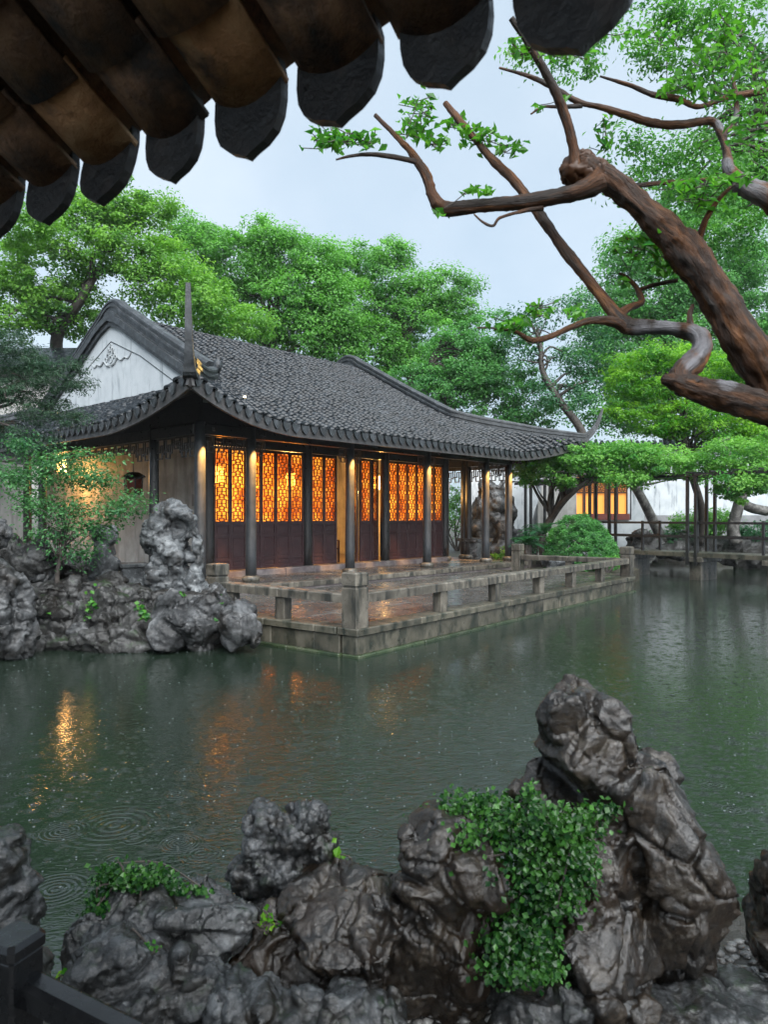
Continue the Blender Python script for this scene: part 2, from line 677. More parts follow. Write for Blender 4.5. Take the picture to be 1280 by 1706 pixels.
# boarding under the tiles
V, Fc = [], []
for side in 'fblr':
    lo, hi = TE if side in 'fb' else WE
    aa = np.linspace(lo, hi, 66)
    nd = 14
    grid = np.zeros((66, nd, 2))
    for i, a in enumerate(aa):
        grid[i, :, 0] = a
        grid[i, :, 1] = np.linspace(0, max(.02, dmax_at(side, a)), nd)
    p = S(side, grid[..., 0].ravel(), grid[..., 1].ravel())
    n = SN(side, grid[..., 0].ravel(), grid[..., 1].ravel())
    for lay in (-.012, -.13):
        o0 = len(V)
        V += (p + n * lay).tolist()
        Fc += [(o0 + i * nd + j, o0 + (i + 1) * nd + j, o0 + (i + 1) * nd + j + 1, o0 + i * nd + j + 1) for i in range(65) for j in range(nd - 1)]
    o0 = len(V) - 2 * 66 * nd
    o1 = o0 + 66 * nd
    Fc += [(o0 + i * nd, o0 + (i + 1) * nd, o1 + (i + 1) * nd, o1 + i * nd) for i in range(65)]
obj('roof_boarding', mesh('roof_boarding', V, Fc, M_DARKWOOD, True), HALL)

# fascia along the eaves
M_FASCIA = surf('eave fascia', [(.022, .021, .022), (.045, .043, .043), (.08, .076, .076)], 3, (.4, .7), ((30, .4, .01),), streak=((.03, .03, .03), (5, 5, 1), 3, .5, .65))
for side in 'flr':
    lo, hi = TE if side in 'fb' else WE
    aa = np.linspace(lo, hi, 90)
    p = S(side, aa, np.full(90, .03))
    v_, f_ = sweep_data(p, [(-.03, -.26), (.03, -.26), (.03, -.02), (-.03, -.02)])
    obj('eave_fascia', mesh('eave_fascia', v_, f_, M_FASCIA), HALL)

# drip tiles: a pendant plate under every pan row
def pendant(w, h, t, n=9):
    """Pointed pendant plate in x,z, thickness along y, with a raised rim."""
    pts = [(-w, .0), (-w * .98, -h * .30), (-w * .80, -h * .58), (-w * .42, -h * .82), (0, -h), (w * .42, -h * .82), (w * .80, -h * .58), (w * .98, -h * .30), (w, 0)]
    v = [(x, 0, z) for x, z in pts] + [(x * .78, -t * .0, z * .78 - .004) for x, z in pts] + [(x * .78, t * .55, z * .78 - .004) for x, z in pts] + [(x, t * 1.6, z) for x, z in pts]
    k = len(pts)
    f = []
    for i in range(k - 1):
        f += [(i, i + 1, k + i + 1, k + i), (k + i, k + i + 1, 2 * k + i + 1, 2 * k + i), (i + 1, i, 3 * k + i, 3 * k + i + 1)]
    f += [tuple(range(2 * k, 3 * k)), tuple(range(4 * k - 1, 3 * k - 1, -1)), (0, k, 2 * k, 3 * k), (k - 1, 4 * k - 1, 3 * k - 1, 2 * k - 1)]
    return v, f


v_, f_ = pendant(.112, .20, .022)
ME_DRIP = mesh('drip_tile', v_, f_, M_RIDGE)
for side in 'fl':
    lo, hi = TE if side == 'f' else WE
    n = int((hi - lo) / .285)
    for i in range(n):
        a = lo + .04 + (i + .5) * (hi - lo - .08) / n
        if side == 'l' and a > 12.5:
            continue
        p, q = S(side, a - .05, 0.), S(side, a + .05, 0.)
        c = S(side, a, 0.)
        ex = Vector((q - p).tolist()).normalized()
        if side == 'l':
            ex = -ex
        out = Vector((ex.y, -ex.x, 0)).normalized()
        up = ex.cross(-out).normalized()
        M = Matrix((ex, -out, up)).transposed().to_4x4()
        M.translation = Vector(c.tolist()) + out * .055 + Vector((0, 0, .035))
        s_ = 1 + random.uniform(-.07, .07)
        obj('drip_tile', ME_DRIP, HALL, M @ Matrix.Rotation(random.uniform(-.05, .05), 4, 'Y') @ Matrix.Scale(s_, 4))

# hip and gable ridges: one moulded ridge from the rear foot of the gable over its peak down to the corner and out to the tip
PROF = [(-.17, -.10), (.17, -.10), (.17, .03), (.13, .04), (.13, .15), (.17, .165), (.17, .225), (.12, .235), (.12, .30), (.145, .31), (.145, .36), (.09, .42), (-.09, .42),
        (-.145, .36), (-.145, .31), (-.12, .30), (-.12, .235), (-.17, .225), (-.17, .165), (-.13, .15), (-.13, .04), (-.17, .03)]


def ridge_line(end, tipcut=False):
    g = TG[0] if end == 0 else TG[1]
    pts = []
    for d in np.linspace(2.9, WM_ - WE[0] - .55, 9):
        pts.append(S('b', g, d))
    z = S('f', g, WM_ - WE[0] - .55)[2]
    pts.append(np.array(B(g, WM_ + .25, z + .20)))
    pts.append(np.array(B(g, WM_, z + .265)))
    pts.append(np.array(B(g, WM_ - .25, z + .20)))
    for d in np.linspace(WM_ - WE[0] - .55, 3.1, 9):
        pts.append(S('f', g, d))
    return pts


def hip_line(end):
    pts = []
    for d in np.linspace(2.75, 0, 11):
        t = TE[0] + d if end == 0 else TE[1] - d
        pts.append(S('f', t, d))
    return pts


for end in (0, 1):
    up_pts = ridge_line(end)
    hip = hip_line(end)
    c = hip[-1]
    dirn = np.array([*(hip[-1] - hip[-3])[:2], 0])
    dirn /= np.linalg.norm(dirn)
    if end == 0:
        v_, f_ = sweep_data(smooth_path(up_pts, 4), PROF)
        obj('gable_ridge', mesh('gable_ridge', v_, f_, M_RIDGE), HALL)
        # curled foot of the gable ridge
        mb = MB()
        q0 = up_pts[-1]
        a_ = np.array([*(up_pts[-1] - up_pts[-3])[:2], 0])
        a_ /= np.linalg.norm(a_)
        sp = [q0 + np.array([0, 0, .22]) + a_ * x + np.array([0, 0, z]) for x, z in ((-.5, .2), (-.15, .02), (.15, -.10), (.32, -.12), (.44, -.04), (.46, .06), (.42, .1), (.38, .08))]
        mb.tube(smooth_path(sp, 4), np.linspace(.15, .07, 29), 10)
        mb.obj('ridge_foot_curl', M_RIDGE, HALL, True)
        tip = [c + dirn * x + np.array([0, 0, z]) for x, z in ((.10, .12), (.22, .40), (.30, .80), (.34, 1.25), (.36, 1.62))]
        path = smooth_path(hip + tip, 4)
        n = len(path)
        sc_ = np.interp(np.arange(n), [0, n * .62, n * .8, n - 1], [.9, .9, .44, .25])
        v_, f_ = sweep_data(path, PROF, scale=sc_)
        obj('hip_ridge', mesh('hip_ridge', v_, f_, M_RIDGE), HALL)
        SPIKE = path
    else:
        tip = [c + dirn * x + np.array([0, 0, z]) for x, z in ((.16, .10), (.34, .28), (.50, .54), (.62, .86), (.70, 1.15))]
        path = smooth_path(up_pts + hip + tip, 4)
        n = len(path)
        sc_ = np.interp(np.arange(n), [0, n * .7, n * .86, n - 1], [1, .95, .6, .12])
        v_, f_ = sweep_data(path, PROF, scale=sc_)
        obj('hip_ridge', mesh('hip_ridge', v_, f_, M_RIDGE), HALL)
# rear hips, plain
for end in (0, 1):
    pts = []
    for d in np.linspace(2.75, 0, 9):
        pts.append(S('b', TE[0] + d if end == 0 else TE[1] - d, d))
    v_, f_ = sweep_data(pts, PROF)
    obj('hip_ridge', mesh('hip_ridge', v_, f_, M_RIDGE), HALL)
# blocks of brick on the near spike
for k, s_ in ():
    p = SPIKE[int(len(SPIKE) * k)]
    MB().box((-s_, -s_, -.03), (s_, s_, .03), lambda x, y, z, p=p: (p[0] + x * .9, p[1] + y - .1, p[2] + z), .01).obj('spike_collar', M_RIDGE, HALL)
# low course on the main ridge
mb = MB()
for i, t in enumerate(np.arange(.25, 9.75, .17)):
    z = S('f', t, WM_ - WE[0] - .001)[2]
    mb.box((t, WM_ - .11, z - .02), (t + .15, WM_ + .11, z + .085 + random.uniform(-.012, .012)), B, .03, random.random())
mb.obj('main_ridge_course', M_TILE, HALL)

# gables: white wall, stepped verge bands, relief
for end in (0, 1):
    g = TG[end]
    sg = -1 if end == 0 else 1
    wts = np.linspace(1.2, 12.08, 35)
    zt = []
    for w in wts:
        d = min(w - WE[0], WE[1] - w)
        zt.append(S('f', 5.0, d)[2] + .08)
    zb = S('l', 6.0, TG[0] - TE[0] - .1)[2] - .1
    poly = [(w, z) for w, z in zip(wts, zt) if z > zb]
    poly = [(poly[0][0], zb)] + poly + [(poly[-1][0], zb)]
    v = [B(g + sg * .10, w, z) for w, z in poly] + [B(g + sg * .02, w, z) for w, z in poly]
    n = len(poly)
    f = [tuple(range(n)), tuple(range(2 * n - 1, n - 1, -1))] + [(i, (i + 1) % n, n + (i + 1) % n, n + i) for i in range(n)]
    GW = obj('gable_wall', mesh('gable_wall', v, f, M_PLASTER), HALL)
    for k, (dz, hh, out) in enumerate(((.02, .19, .26), (-.16, .15, .19))):
        pts = []
        for w in np.concatenate([np.linspace(1.5, WM_ - .45, 14), [WM_], np.linspace(WM_ + .45, 11.78, 14)]):
            d = min(w - WE[0], WE[1] - w)
            z = S('f', 5.0, d)[2] + dz + (.10 if abs(w - WM_) < .1 else 0)
            pts.append(B(g + sg * out * .5, w, z))
        v_, f_ = sweep_data(pts, [(-out * .5, -hh + .01), (out * .5, -hh + .01), (out * .5, -.01), (-out * .5, -.01)])
        obj('verge_band', mesh('verge_band', v_, f_, M_RIDGE), HALL)
    if end == 0:
        mb = MB()                                  # thin dark moulding that follows the verge
        for s_ in (-1, 1):
            mb.tube([(g - .105, WM_ + s_ * 3.9, S('f', 5, WM_ - 3.9 - WE[0])[2] - .66), (g - .105, WM_ + s_ * 1.7, S('f', 5, WM_ - 1.7 - WE[0])[2] - .66), (g - .105, WM_, S('f', 5, WM_ - WE[0])[2] - .66)], .012, 5, B)
        mb.obj('gable_moulding', M_RIDGE, GW)
        mb = MB()                                  # bat and cloud relief
        zc = 6.72
        for s_ in (-1, 1):
            wing = [(g - .115, WM_ + s_ * x, zc + z) for x, z in ((.05, -.05), (.22, -.02), (.42, .12), (.62, .02), (.84, .08), (1.02, .02), (1.22, .17))]
            mb.tube(smooth_path(wing, 4), np.linspace(.04, .015, 25), 6, B)
        for (x, z, r_) in ((0, .3, .09), (-.17, .24, .08), (.17, .24, .08), (0, .13, .1), (-.3, .14, .07), (.3, .14, .07), (0, .45, .06), (-.13, .4, .05), (.13, .4, .05), (0, .56, .035)):
            ring = [(g - .112, WM_ + x + r_ * math.cos(q), zc + z + r_ * math.sin(q)) for q in np.linspace(0, 5.2, 12)]
            mb.tube(ring, .02, 5, B)
        mb.obj('bat_relief', surf('grey plaster relief', [(.25, .27, .28), (.36, .38, .39)], 5), GW)

# ---------------------------------------------------------------- platform, columns, walls
o = prism('hall_platform', [B(TE[0] + .55, -.95, 0)[:2], B(TE[1] - .75, -.95, 0)[:2], B(TE[1] - .75, 14.2, 0)[:2], B(TE[0] + .55, 14.2, 0)[:2]], .30, ZF - .03, M_STEP, parent=HALL)
k = 0
ts = np.linspace(TE[0] + .55, TE[1] - .75, 15)
for i in range(14):                                # edge stones of the veranda and its paving
    for (w0, w1, z1) in ((-.98, -.56, ZF), (-.55, .35, ZF - .006), (.36, 1.30, ZF - .004)):
        mb = MB().box((ts[i] + .004, w0, ZF - .12), (ts[i + 1] - .004, w1, z1 + random.uniform(-.004, .004)), B, .012, random.random())
        mb.obj('veranda_stone', M_PAVE if w0 > -.9 else M_GRANITE, HALL)
for w in np.linspace(1.6, 12.6, 12):
    MB().box((TE[0] + .56, w + .004, ZF - .12), (-.12, w + .996, ZF - .003), B, .012, random.random()).obj('veranda_stone', M_PAVE, HALL)


def column(t, w, r, z1, mat, base=True, square=False):
    mb = MB()
    if square:
        mb.box((t - r, w - r, ZF + .03), (t + r, w + r, z1), B, .02)
    else:
        x, y, _ = B(t, w, 0)
        pts = [(x, y, z) for z in np.linspace(ZF + .05, z1, 7)]
        mb.tube(pts, [r * 1.02, r * 1.03, r * 1.02, r, r * .97, r * .95, r * .93], 20)
    c = mb.obj('column', mat, HALL, not square)
    if base:
        x, y, _ = B(t, w, 0)
        q = MB()
        q.tube([(x, y, z) for z in (ZF - .02, ZF + .02, ZF + .07, ZF + .12, ZF + .14)], [r * 1.42, r * 1.6, r * 1.68, r * 1.5, r * 1.1], 18)
        q.obj('column_base', M_GRANITE, c, True)
    return c


ZC = 4.02
for t in COLT:
    column(t, 0, .128, ZC + .25, M_COLUMN)
for w in (1.95, 5.0, 8.3, 9.4):
    if w != 5.0:
        column(TE[0] + 1.38, w, .12, ZC + .25, M_DARKWOOD)
for w in (1.95, 6.64, 11.5):
    column(11.40, w, .12, ZC + .25, M_DARKWOOD)
for t in COLT[1:5]:
    column(t, WI, .15, 5.0, M_DARKWOOD, True)
column(11.40, WI, .12, ZC + .25, M_DARKWOOD)
mb = MB()
mb.box((TE[0] + 1.3, -.10, ZC - .02), (11.5, .10, ZC + .22), B, .02)
mb.obj('eave_beam', M_DARKWOOD, HALL)
MB().box((-1.52, .11, ZC - .02), (-1.32, 12.9, ZC + .22), B, .02).obj('eave_beam', M_DARKWOOD, HALL)
MB().box((11.3, .11, ZC - .02), (11.5, 12.9, ZC + .22), B, .02).obj('eave_beam', M_DARKWOOD, HALL)
MB().box((.16, WI - .09, 3.98), (9.8, WI + .09, 4.75), B, .02).obj('door_lintel', M_DARKWOOD, HALL)
MB().box((-1.40, .0, ZC + .221), (-1.34, 13.0, 4.95), B).obj('eave_shade_board', M_DARKWOOD, HALL)  # added dark panels that stand for the shade under the eaves
MB().box((-1.335, .02, ZC + .221), (11.335, .08, 4.72), B).obj('eave_shade_board', M_DARKWOOD, HALL)
MB().box((11.34, .0, ZC + .221), (11.40, 13.0, 4.95), B).obj('eave_shade_board', M_DARKWOOD, HALL)
# plaster walls of the ends and the back, ceiling and floor inside
M_ROOM = surf('warm interior plaster', [(.55, .42, .26), (.66, .52, .34)], 2, (.6, .8), ((20, .1, .01),))
MB().box((-.10, WI + .16, .4), (.10, 11.4, 5.3), B).obj('end_wall', M_PLASTER2, HALL)
MB().box((9.88, WI + .16, .4), (10.08, 11.4, 5.3), B).obj('end_wall', M_PLASTER2, HALL)
MB().box((.102, 7.2, .4), (9.878, 7.35, 5.3), B).obj('inner_screen_wall', M_ROOM, HALL)
MB().box((.102, WI + .1, 4.76), (9.878, 7.198, 4.85), B).obj('room_ceiling', surf('ceiling boards', [(.10, .06, .035), (.16, .10, .06)], 4), HALL)
MB().box((.102, WI + .05, ZF + .005), (9.878, 7.198, ZF + .03), B).obj('room_floor', surf('brick floor', [(.10, .08, .06), (.17, .13, .1)], 3, (.3, .5)), HALL)
# stone sill under the doors
for i in range(9):
    MB().box((.2 + i * 1.06, WI - .30, ZF - .1), (.2 + (i + 1) * 1.06 - .01, WI + .14, ZF + .13 + random.uniform(-.006, .006)), B, .015, random.random()).obj('door_sill_stone', M_STEP, HALL)

# ---------------------------------------------------------------- doors
def lattice_boxes(mb, W, Z0, Z1, y0=-.018, y1=.018, b=.0105):
    n = max(3, round((Z1 - Z0) / .30))
    uh = (Z1 - Z0) / n
    X = lambda k: -W / 2 + W * k / 6
    for i in range(n):
        zz = Z0 + i * uh
        Z = lambda k: zz + uh * k / 8
        hs = [(2, 4, 0), (2, 4, 2), (0, 2, 1), (4, 6, 1), (1, 5, 4), (0, 1, 6), (5, 6, 6), (1, 5, 6.6)]
        vs_ = [(2, 0, 2), (4, 0, 2), (3, 2, 6.6), (1, 1, 6.6), (5, 1, 6.6), (2, 6.6, 8), (4, 6.6, 8)]
        for (a, c, z) in hs:
            mb.box((X(a) - b * .5, y0, Z(z) - b), (X(c) + b * .5, y1, Z(z) + b))
        for (x, a, c) in vs_:
            mb.box((X(x) - b, y0 + .002, Z(a)), (X(x) + b, y1 - .002, Z(c)))


LW, LZ0, LZ1 = .535, ZF + .14, 3.97
ZL = 2.02
mb = MB()
for x0, x1 in ((-LW / 2, -LW / 2 + .062), (LW / 2 - .062, LW / 2)):
    mb.box((x0, -.035, LZ0), (x1, .035, LZ1), None, .008)
for z0, z1 in ((LZ0, LZ0 + .09), (LZ0 + .24, LZ0 + .31), (1.62, 1.69), (ZL - .09, ZL), (LZ1 - .08, LZ1)):
    mb.box((-LW / 2 + .062, -.03, z0), (LW / 2 - .062, .03, z1), None, .006)
ME_LEAF = mb.mesh('door_leaf', M_MAROON)
mb = MB()
lattice_boxes(mb, LW - .124, ZL, LZ1 - .08)
ME_LAT = mb.mesh('lattice', M_LATTICE)
mb = MB()
for z0, z1 in ((LZ0 + .09, LZ0 + .24), (LZ0 + .31, 1.62), (1.69, ZL - .09)):
    mb.box((-LW / 2 + .06, -.008, z0), (LW / 2 - .06, .008, z1))
    mb.box((-LW / 2 + .105, -.02, z0 + .04), (LW / 2 - .105, .02, z1 - .04), None, .01)
ME_PAN = mb.mesh('lower_panel', M_MAROON)


def paper():
    m, nt, b = new_mat('glow-tinted amber glass')
    co = coords(nt, 'World')
    n = noise(nt, co, 1.9, 4, .6)
    col = ramp(nt, n, [(.36, (.40, .095, .03)), (.48, (.82, .38, .11)), (.60, (1, .80, .38))])  # bright and dim lamp glow behind the panes put into the colour
    b.inputs['Roughness'].default_value = .3
    nt.links.new(col, b.inputs['Base Color'])
    tr = nt.nodes.new('ShaderNodeBsdfTranslucent')
    nt.links.new(col, tr.inputs['Color'])
    tp = nt.nodes.new('ShaderNodeBsdfTransparent')
    tp.inputs['Color'].default_value = (.98, .78, .50, 1)
    m1, m2 = nt.nodes.new('ShaderNodeMixShader'), nt.nodes.new('ShaderNodeMixShader')
    m1.inputs['Fac'].default_value = .92
    m2.inputs['Fac'].default_value = .58
    nt.links.new(b.outputs['BSDF'], m1.inputs[1])
    nt.links.new(tr.outputs['BSDF'], m1.inputs[2])
    nt.links.new(m1.outputs['Shader'], m2.inputs[1])
    nt.links.new(tp.outputs['BSDF'], m2.inputs[2])
    nt.links.new(m2.outputs['Shader'], nt.nodes['Material Output'].inputs['Surface'])
    return m


M_PAPER = paper()
mb = MB()
mb.box((-LW / 2 + .05, .024, ZL - .02), (LW / 2 - .05, .030, LZ1 - .06))
ME_PANE = mb.mesh('pane', M_PAPER)


def door_leaf(t, w, rz=0.):
    M = BM(t, w, 0, rz)
    a = obj('door_leaf', ME_LEAF, HALL, M)
    obj('lattice', ME_LAT, a, M)
    obj('lower_panel', ME_PAN, a, M)
    obj('pane', ME_PANE, a, M)


for bay, (t0, t1) in enumerate(zip(COLT[1:4], COLT[2:5])):
    n = 6
    step = (t1 - t0 - .30) / n
    for i in range(n):
        tc_ = t0 + .15 + (i + .5) * step
        if bay == 1 and i == 2:
            door_leaf(t0 + .15 + 2 * step + .05, WI + .30, R(86))
        elif bay == 1 and i == 3:
            door_leaf(t0 + .15 + 4 * step - .05, WI + .28, R(84))
        elif bay == 1 and i == 5:
            door_leaf(tc_ + .03, WI + .10, R(22))
        else:
            door_leaf(tc_, WI)

# hanging fretwork under the eave beams
def fret(mb, a0, a1, z0, z1, fr, deep, b=.013, unit=.30):
    n = max(1, round((a1 - a0) / unit))
    u_ = (a1 - a0) / n
    mb.box((a0, -.02, z1 - .03), (a1, .02, z1), fr)
    for i in range(n):
        x = a0 + i * u_
        e = min(i, n - 1 - i)
        zb = z0 if e < deep else z0 + (z1 - z0) * .45
        h = z1 - zb
        for (xa, xb, z) in ((0, .5, .66), (.5, 1, .33), (.25, .75, .0), (.0, .25, .25)):
            mb.box((x + u_ * xa - b, -.014, zb + h * z - b), (x + u_ * xb + b, .014, zb + h * z + b), fr)
        for (xx, za, zc_) in ((.0, .25, 1), (.25, 0, .66), (.5, .33, .66), (.75, 0, 1), (1., .2, 1)):
            mb.box((x + u_ * xx - b, -.013, zb + h * za), (x + u_ * xx + b, .013, zb + h * zc_), fr)


for t0, t1 in zip(COLT[:-1], COLT[1:]):
    for (a0, a1) in (((t0 + .13, t0 + .42), (t1 - .42, t1 - .13)) if t1 - t0 > 2 else ((t0 + .13, t1 - .13),)):
        mb = MB()
        fret(mb, a0, a1, 3.62, ZC - .03, lambda x, y, z: B(x, y, z), 9, .011, .28)
        mb.obj('corner_fret', M_COLUMN if t1 - t0 > 2 else M_DARKWOOD, HALL)
for w0, w1 in ((.13, 1.83), (2.08, 8.2)):
    mb = MB()
    fret(mb, w0, w1, 3.52, ZC - .03, lambda x, y, z: B(-1.42 + y, x, z), 2, .014, .36)
    mb.obj('hanging_fretwork', M_DARKWOOD, HALL)
for w0, w1 in ((.13, 1.83), (2.08, 6.5)):
    mb = MB()
    fret(mb, w0, w1, 3.45, ZC - .03, lambda x, y, z: B(11.4 + y, x, z), 2, .016, .36)
    mb.obj('hanging_fretwork', M_DARKWOOD, HALL)
# slate plaque of the end wall
MB().box((-.13, 2.05, 2.42), (-.105, 2.30, 2.72), B).obj('wall_plaque', M_DARKWOOD, HALL)

# ---------------------------------------------------------------- lamps of the hall
WARM = (1.0, .52, .15)


def point(name, loc, power, r=.12, col=WARM, spot=None):
    l = bpy.data.lights.new(name, 'SPOT' if spot else 'POINT')
    l.energy = power
    l.color = col
    l.shadow_soft_size = r
    o = bpy.data.objects.new(name, l)
    COL.objects.link(o)
    o.location = [float(x) for x in loc]
    if spot:
        d = Vector([float(x) for x in spot[0]]) - Vector(o.location)
        o.rotation_euler = d.to_track_quat('-Z', 'Y').to_euler()
        l.spot_size = R(spot[1])
        l.spot_blend = .7
    return o


M_LAMP = glow('lantern silk', (1.0, .5, .14), 4.5)


def lantern(t, w, z, label, power, r=.15, h=.36, group=None):
    x, y, _ = B(t, w, 0)
    L = thing('hanging_lantern', label, 'lantern', (x, y, z), group)
    fr = lambda a, b, c: (x + a, y + b, z + c)
    mb = MB()
    for q in np.arange(6) * math.pi / 3:
        cx, cy_ = r * math.cos(q), r * math.sin(q)
        mb.box((cx - .012, cy_ - .012, -h / 2), (cx + .012, cy_ + .012, h / 2), fr)
    for zz in (-h / 2, h / 2, h / 2 + .08):
        s_ = r * (1.15 if zz > h / 2 else 1.0)
        mb.tube([(s_ * math.cos(q), s_ * math.sin(q), zz) for q in np.arange(8) * math.pi / 3], .016, 5, fr)
    mb.tube([(0, 0, h / 2), (0, 0, h / 2 + .5)], .008, 5, fr)
    mb.obj('lantern_frame', M_DARKWOOD, L)
    mb = MB()
    mb.tube([(0, 0, -h / 2 + .02), (0, 0, h / 2 - .02)], r * .84, 6, fr)
    mb.obj('lantern_shade', M_LAMP, L)
    point('lantern_light', (x, y, z - h / 2 - .12), power)
    return L


for i, (t, w) in enumerate(((1.5, 3.5), (5.0, 4.4), (8.2, 3.5))):
    lantern(t, w, 3.35, ['hexagonal lit lantern hanging behind the lattice doors next to the upright pale stone', 'hexagonal lit lantern hanging inside the open doorway of the hall', 'hexagonal lit lantern hanging behind the lattice doors next to the side veranda'][i], (66, 76, 52)[i], .2, .5, 'lanterns inside the hall')
lantern(-.85, 8.3, 3.72, 'hexagonal lit lantern hanging under the side eave above the leafy shrub', 26, .17, .45)
lantern(10.70, 2.3, 3.22, 'small lit lantern hanging in the side veranda next to the door wall', 8, .16, .42)
lantern(11.0, 3.1, 3.22, 'small lit lantern hanging in the side veranda near the pale planter', 8, .16, .42)
# unlit palace lantern before the end wall
x, y, _ = B(-.75, 4.14, 0)
PLN = thing('palace_lantern', 'unlit dark palace lantern with red panes hanging before the plastered end wall', 'lantern', (x, y, 3.2))
fr = lambda a, b_, c: (x + a, y + b_, 3.2 + c)
hexr = lambda r_, z: [(r_ * math.cos(q), r_ * math.sin(q), z) for q in np.arange(6) * math.pi / 3]
mb = MB()
mb.add([fr(*p) for p in hexr(.34, 0) + hexr(.30, .05) + hexr(.14, .14)], [tuple(range(5, -1, -1)), tuple(range(12, 18))] + [(k + i, k + (i + 1) % 6, k + 6 + (i + 1) % 6, k + 6 + i) for k in (0, 6) for i in range(6)])
mb.tube([(0, 0, .14), (0, 0, .7)], .01, 5, fr)
mb.obj('lantern_roof', M_DARKWOOD, PLN)
mb = MB()
for q in np.arange(6) * math.pi / 3:
    mb.tube([(.25 * math.cos(q), .25 * math.sin(q), -.001), (.22 * math.cos(q), .22 * math.sin(q), -.45)], .018, 5, fr)
for r_, z in ((.25, -.03), (.22, -.45)):
    mb.tube(hexr(r_, z) + hexr(r_, z)[:2], .016, 5, fr)
mb.obj('lantern_frame', M_DARKWOOD, PLN)
mb = MB()
mb.add([fr(*p) for p in hexr(.225, -.035) + hexr(.20, -.44)], [(i, (i + 1) % 6, 6 + (i + 1) % 6, 6 + i) for i in range(6)])
mb.obj('pane', surf('red silk', [(.16, .025, .012), (.25, .045, .02)], 6, (.4, .6), ()), PLN)
# small spots on the column heads that wash the shafts
for i, t in enumerate(COLT):
    x, y, _ = B(t + .08, -.42, 0)
    S_ = thing('column_spotlight', ['small spotlight on the head of the corner column by the upright rock', 'small spotlight on the head of the column before the first lattice bay',
                                    'small spotlight on the head of the column before the open doorway', 'small spotlight on the head of the column after the open doorway',
                                    'small spotlight on the head of the column beside the side veranda', 'small spotlight on the head of the corner column near the clipped bush'][i],
               'spotlight', (x, y, ZC + .02))
    MB().tube([(x, y, ZC + .10), (x, y, ZC + .02)], .035, 8).obj('lamp_housing', M_DARKWOOD, S_)
    point('spotlight_beam', (x, y, ZC - .01), 270, .03, (1, .5, .13), (B(t, -.02, 3.1), 42))

# a chair and a table seen through the open doors
T = thing('side_table', 'dark wooden side table standing inside the open doorway of the hall', 'table', B(5.2, 4.6, ZF + .03))
MB().box((4.85, 4.3, 1.38), (5.6, 4.8, 1.43), B, .01).obj('table_top', M_MAROON, T)
for (a, b_) in ((4.88, 4.33), (5.57, 4.33), (4.88, 4.77), (5.57, 4.77)):
    MB().box((a - .025, b_ - .025, ZF + .03), (a + .025, b_ + .025, 1.38), B).obj('leg', M_MAROON, T)
T = thing('wooden_armchair', 'dark wooden armchair standing inside the open doorway of the hall', 'chair', B(5.9, 3.6, ZF + .03))
MB().box((5.6, 3.3, 1.06), (6.2, 3.8, 1.11), B, .01).obj('seat', M_MAROON, T)
for (a, b_, z) in ((5.62, 3.32, 1.35), (6.18, 3.32, 1.35), (5.62, 3.78, 1.75), (6.18, 3.78, 1.75)):
    MB().box((a - .025, b_ - .025, ZF + .03), (a + .025, b_ + .025, z), B).obj('leg', M_MAROON, T)
mb = MB().box((5.60, 3.77, 1.66), (6.2, 3.80, 1.75), B).box((5.82, 3.775, 1.11), (5.98, 3.795, 1.66), B)
mb.obj('backrest', M_MAROON, T)
for a in (5.62, 6.18):
    MB().box((a - .02, 3.32, 1.33), (a + .02, 3.78, 1.37), B).obj('armrest', M_MAROON, T)

# ---------------------------------------------------------------- terrace with its stone benches
TA = np.array([-.416, 10.84])
T_D = np.array([math.sin(R(38)), math.cos(R(38))])
T_N = np.array([-T_D[1], T_D[0]])
TL, TW = 12.32, 3.5


def TB(x, y, z):
    return (TA[0] + T_D[0] * x + T_N[0] * y, TA[1] + T_D[1] * x + T_N[1] * y, z)


ter = prism('terrace', [TB(.1, .1, 0)[:2], TB(TL - .1, .1, 0)[:2], TB(TL - .1, 5.2, 0)[:2], TB(9, 5.9, 0)[:2], TB(0.1, 6.3, 0)[:2]], -1.3, .385, M_SOIL)
x = .42
while x < TL - .5:                                 # paving
    wx = min(random.uniform(.85, 1.25), TL - .45 - x)
    if wx < .3:
        break
    y = .42
    while y < 5.25:
        wy = random.uniform(.52, .8)
        MB().box((x + .006, y + .006, .36), (x + wx - .006, y + wy - .006, .425 + random.uniform(-.006, .006)), TB, .01, random.random()).obj('paving_slab', M_PAVE, ter)
        y += wy
    x += wx


def course(name, p0, p1, z0, z1, out, inn, mat, lens, bev=.015):
    p0, p1 = np.array(p0, float), np.array(p1, float)
    L = np.linalg.norm(p1 - p0)
    d = (p1 - p0) / L
    nrm = np.array([d[1], -d[0]])
    s_ = 0
    while s_ < L - .05:
        l = min(random.uniform(*lens), L - s_)
        if L - s_ - l < .4:
            l = L - s_
        fr = lambda a, b_, c: TB(*(p0 + d * a + nrm * b_), c)
        j = random.uniform(-.008, .008)
        MB().box((s_ + .005, -inn, z0), (s_ + l - .005, out + j, z1), fr, bev, random.random()).obj(name, mat, ter)
        s_ += l


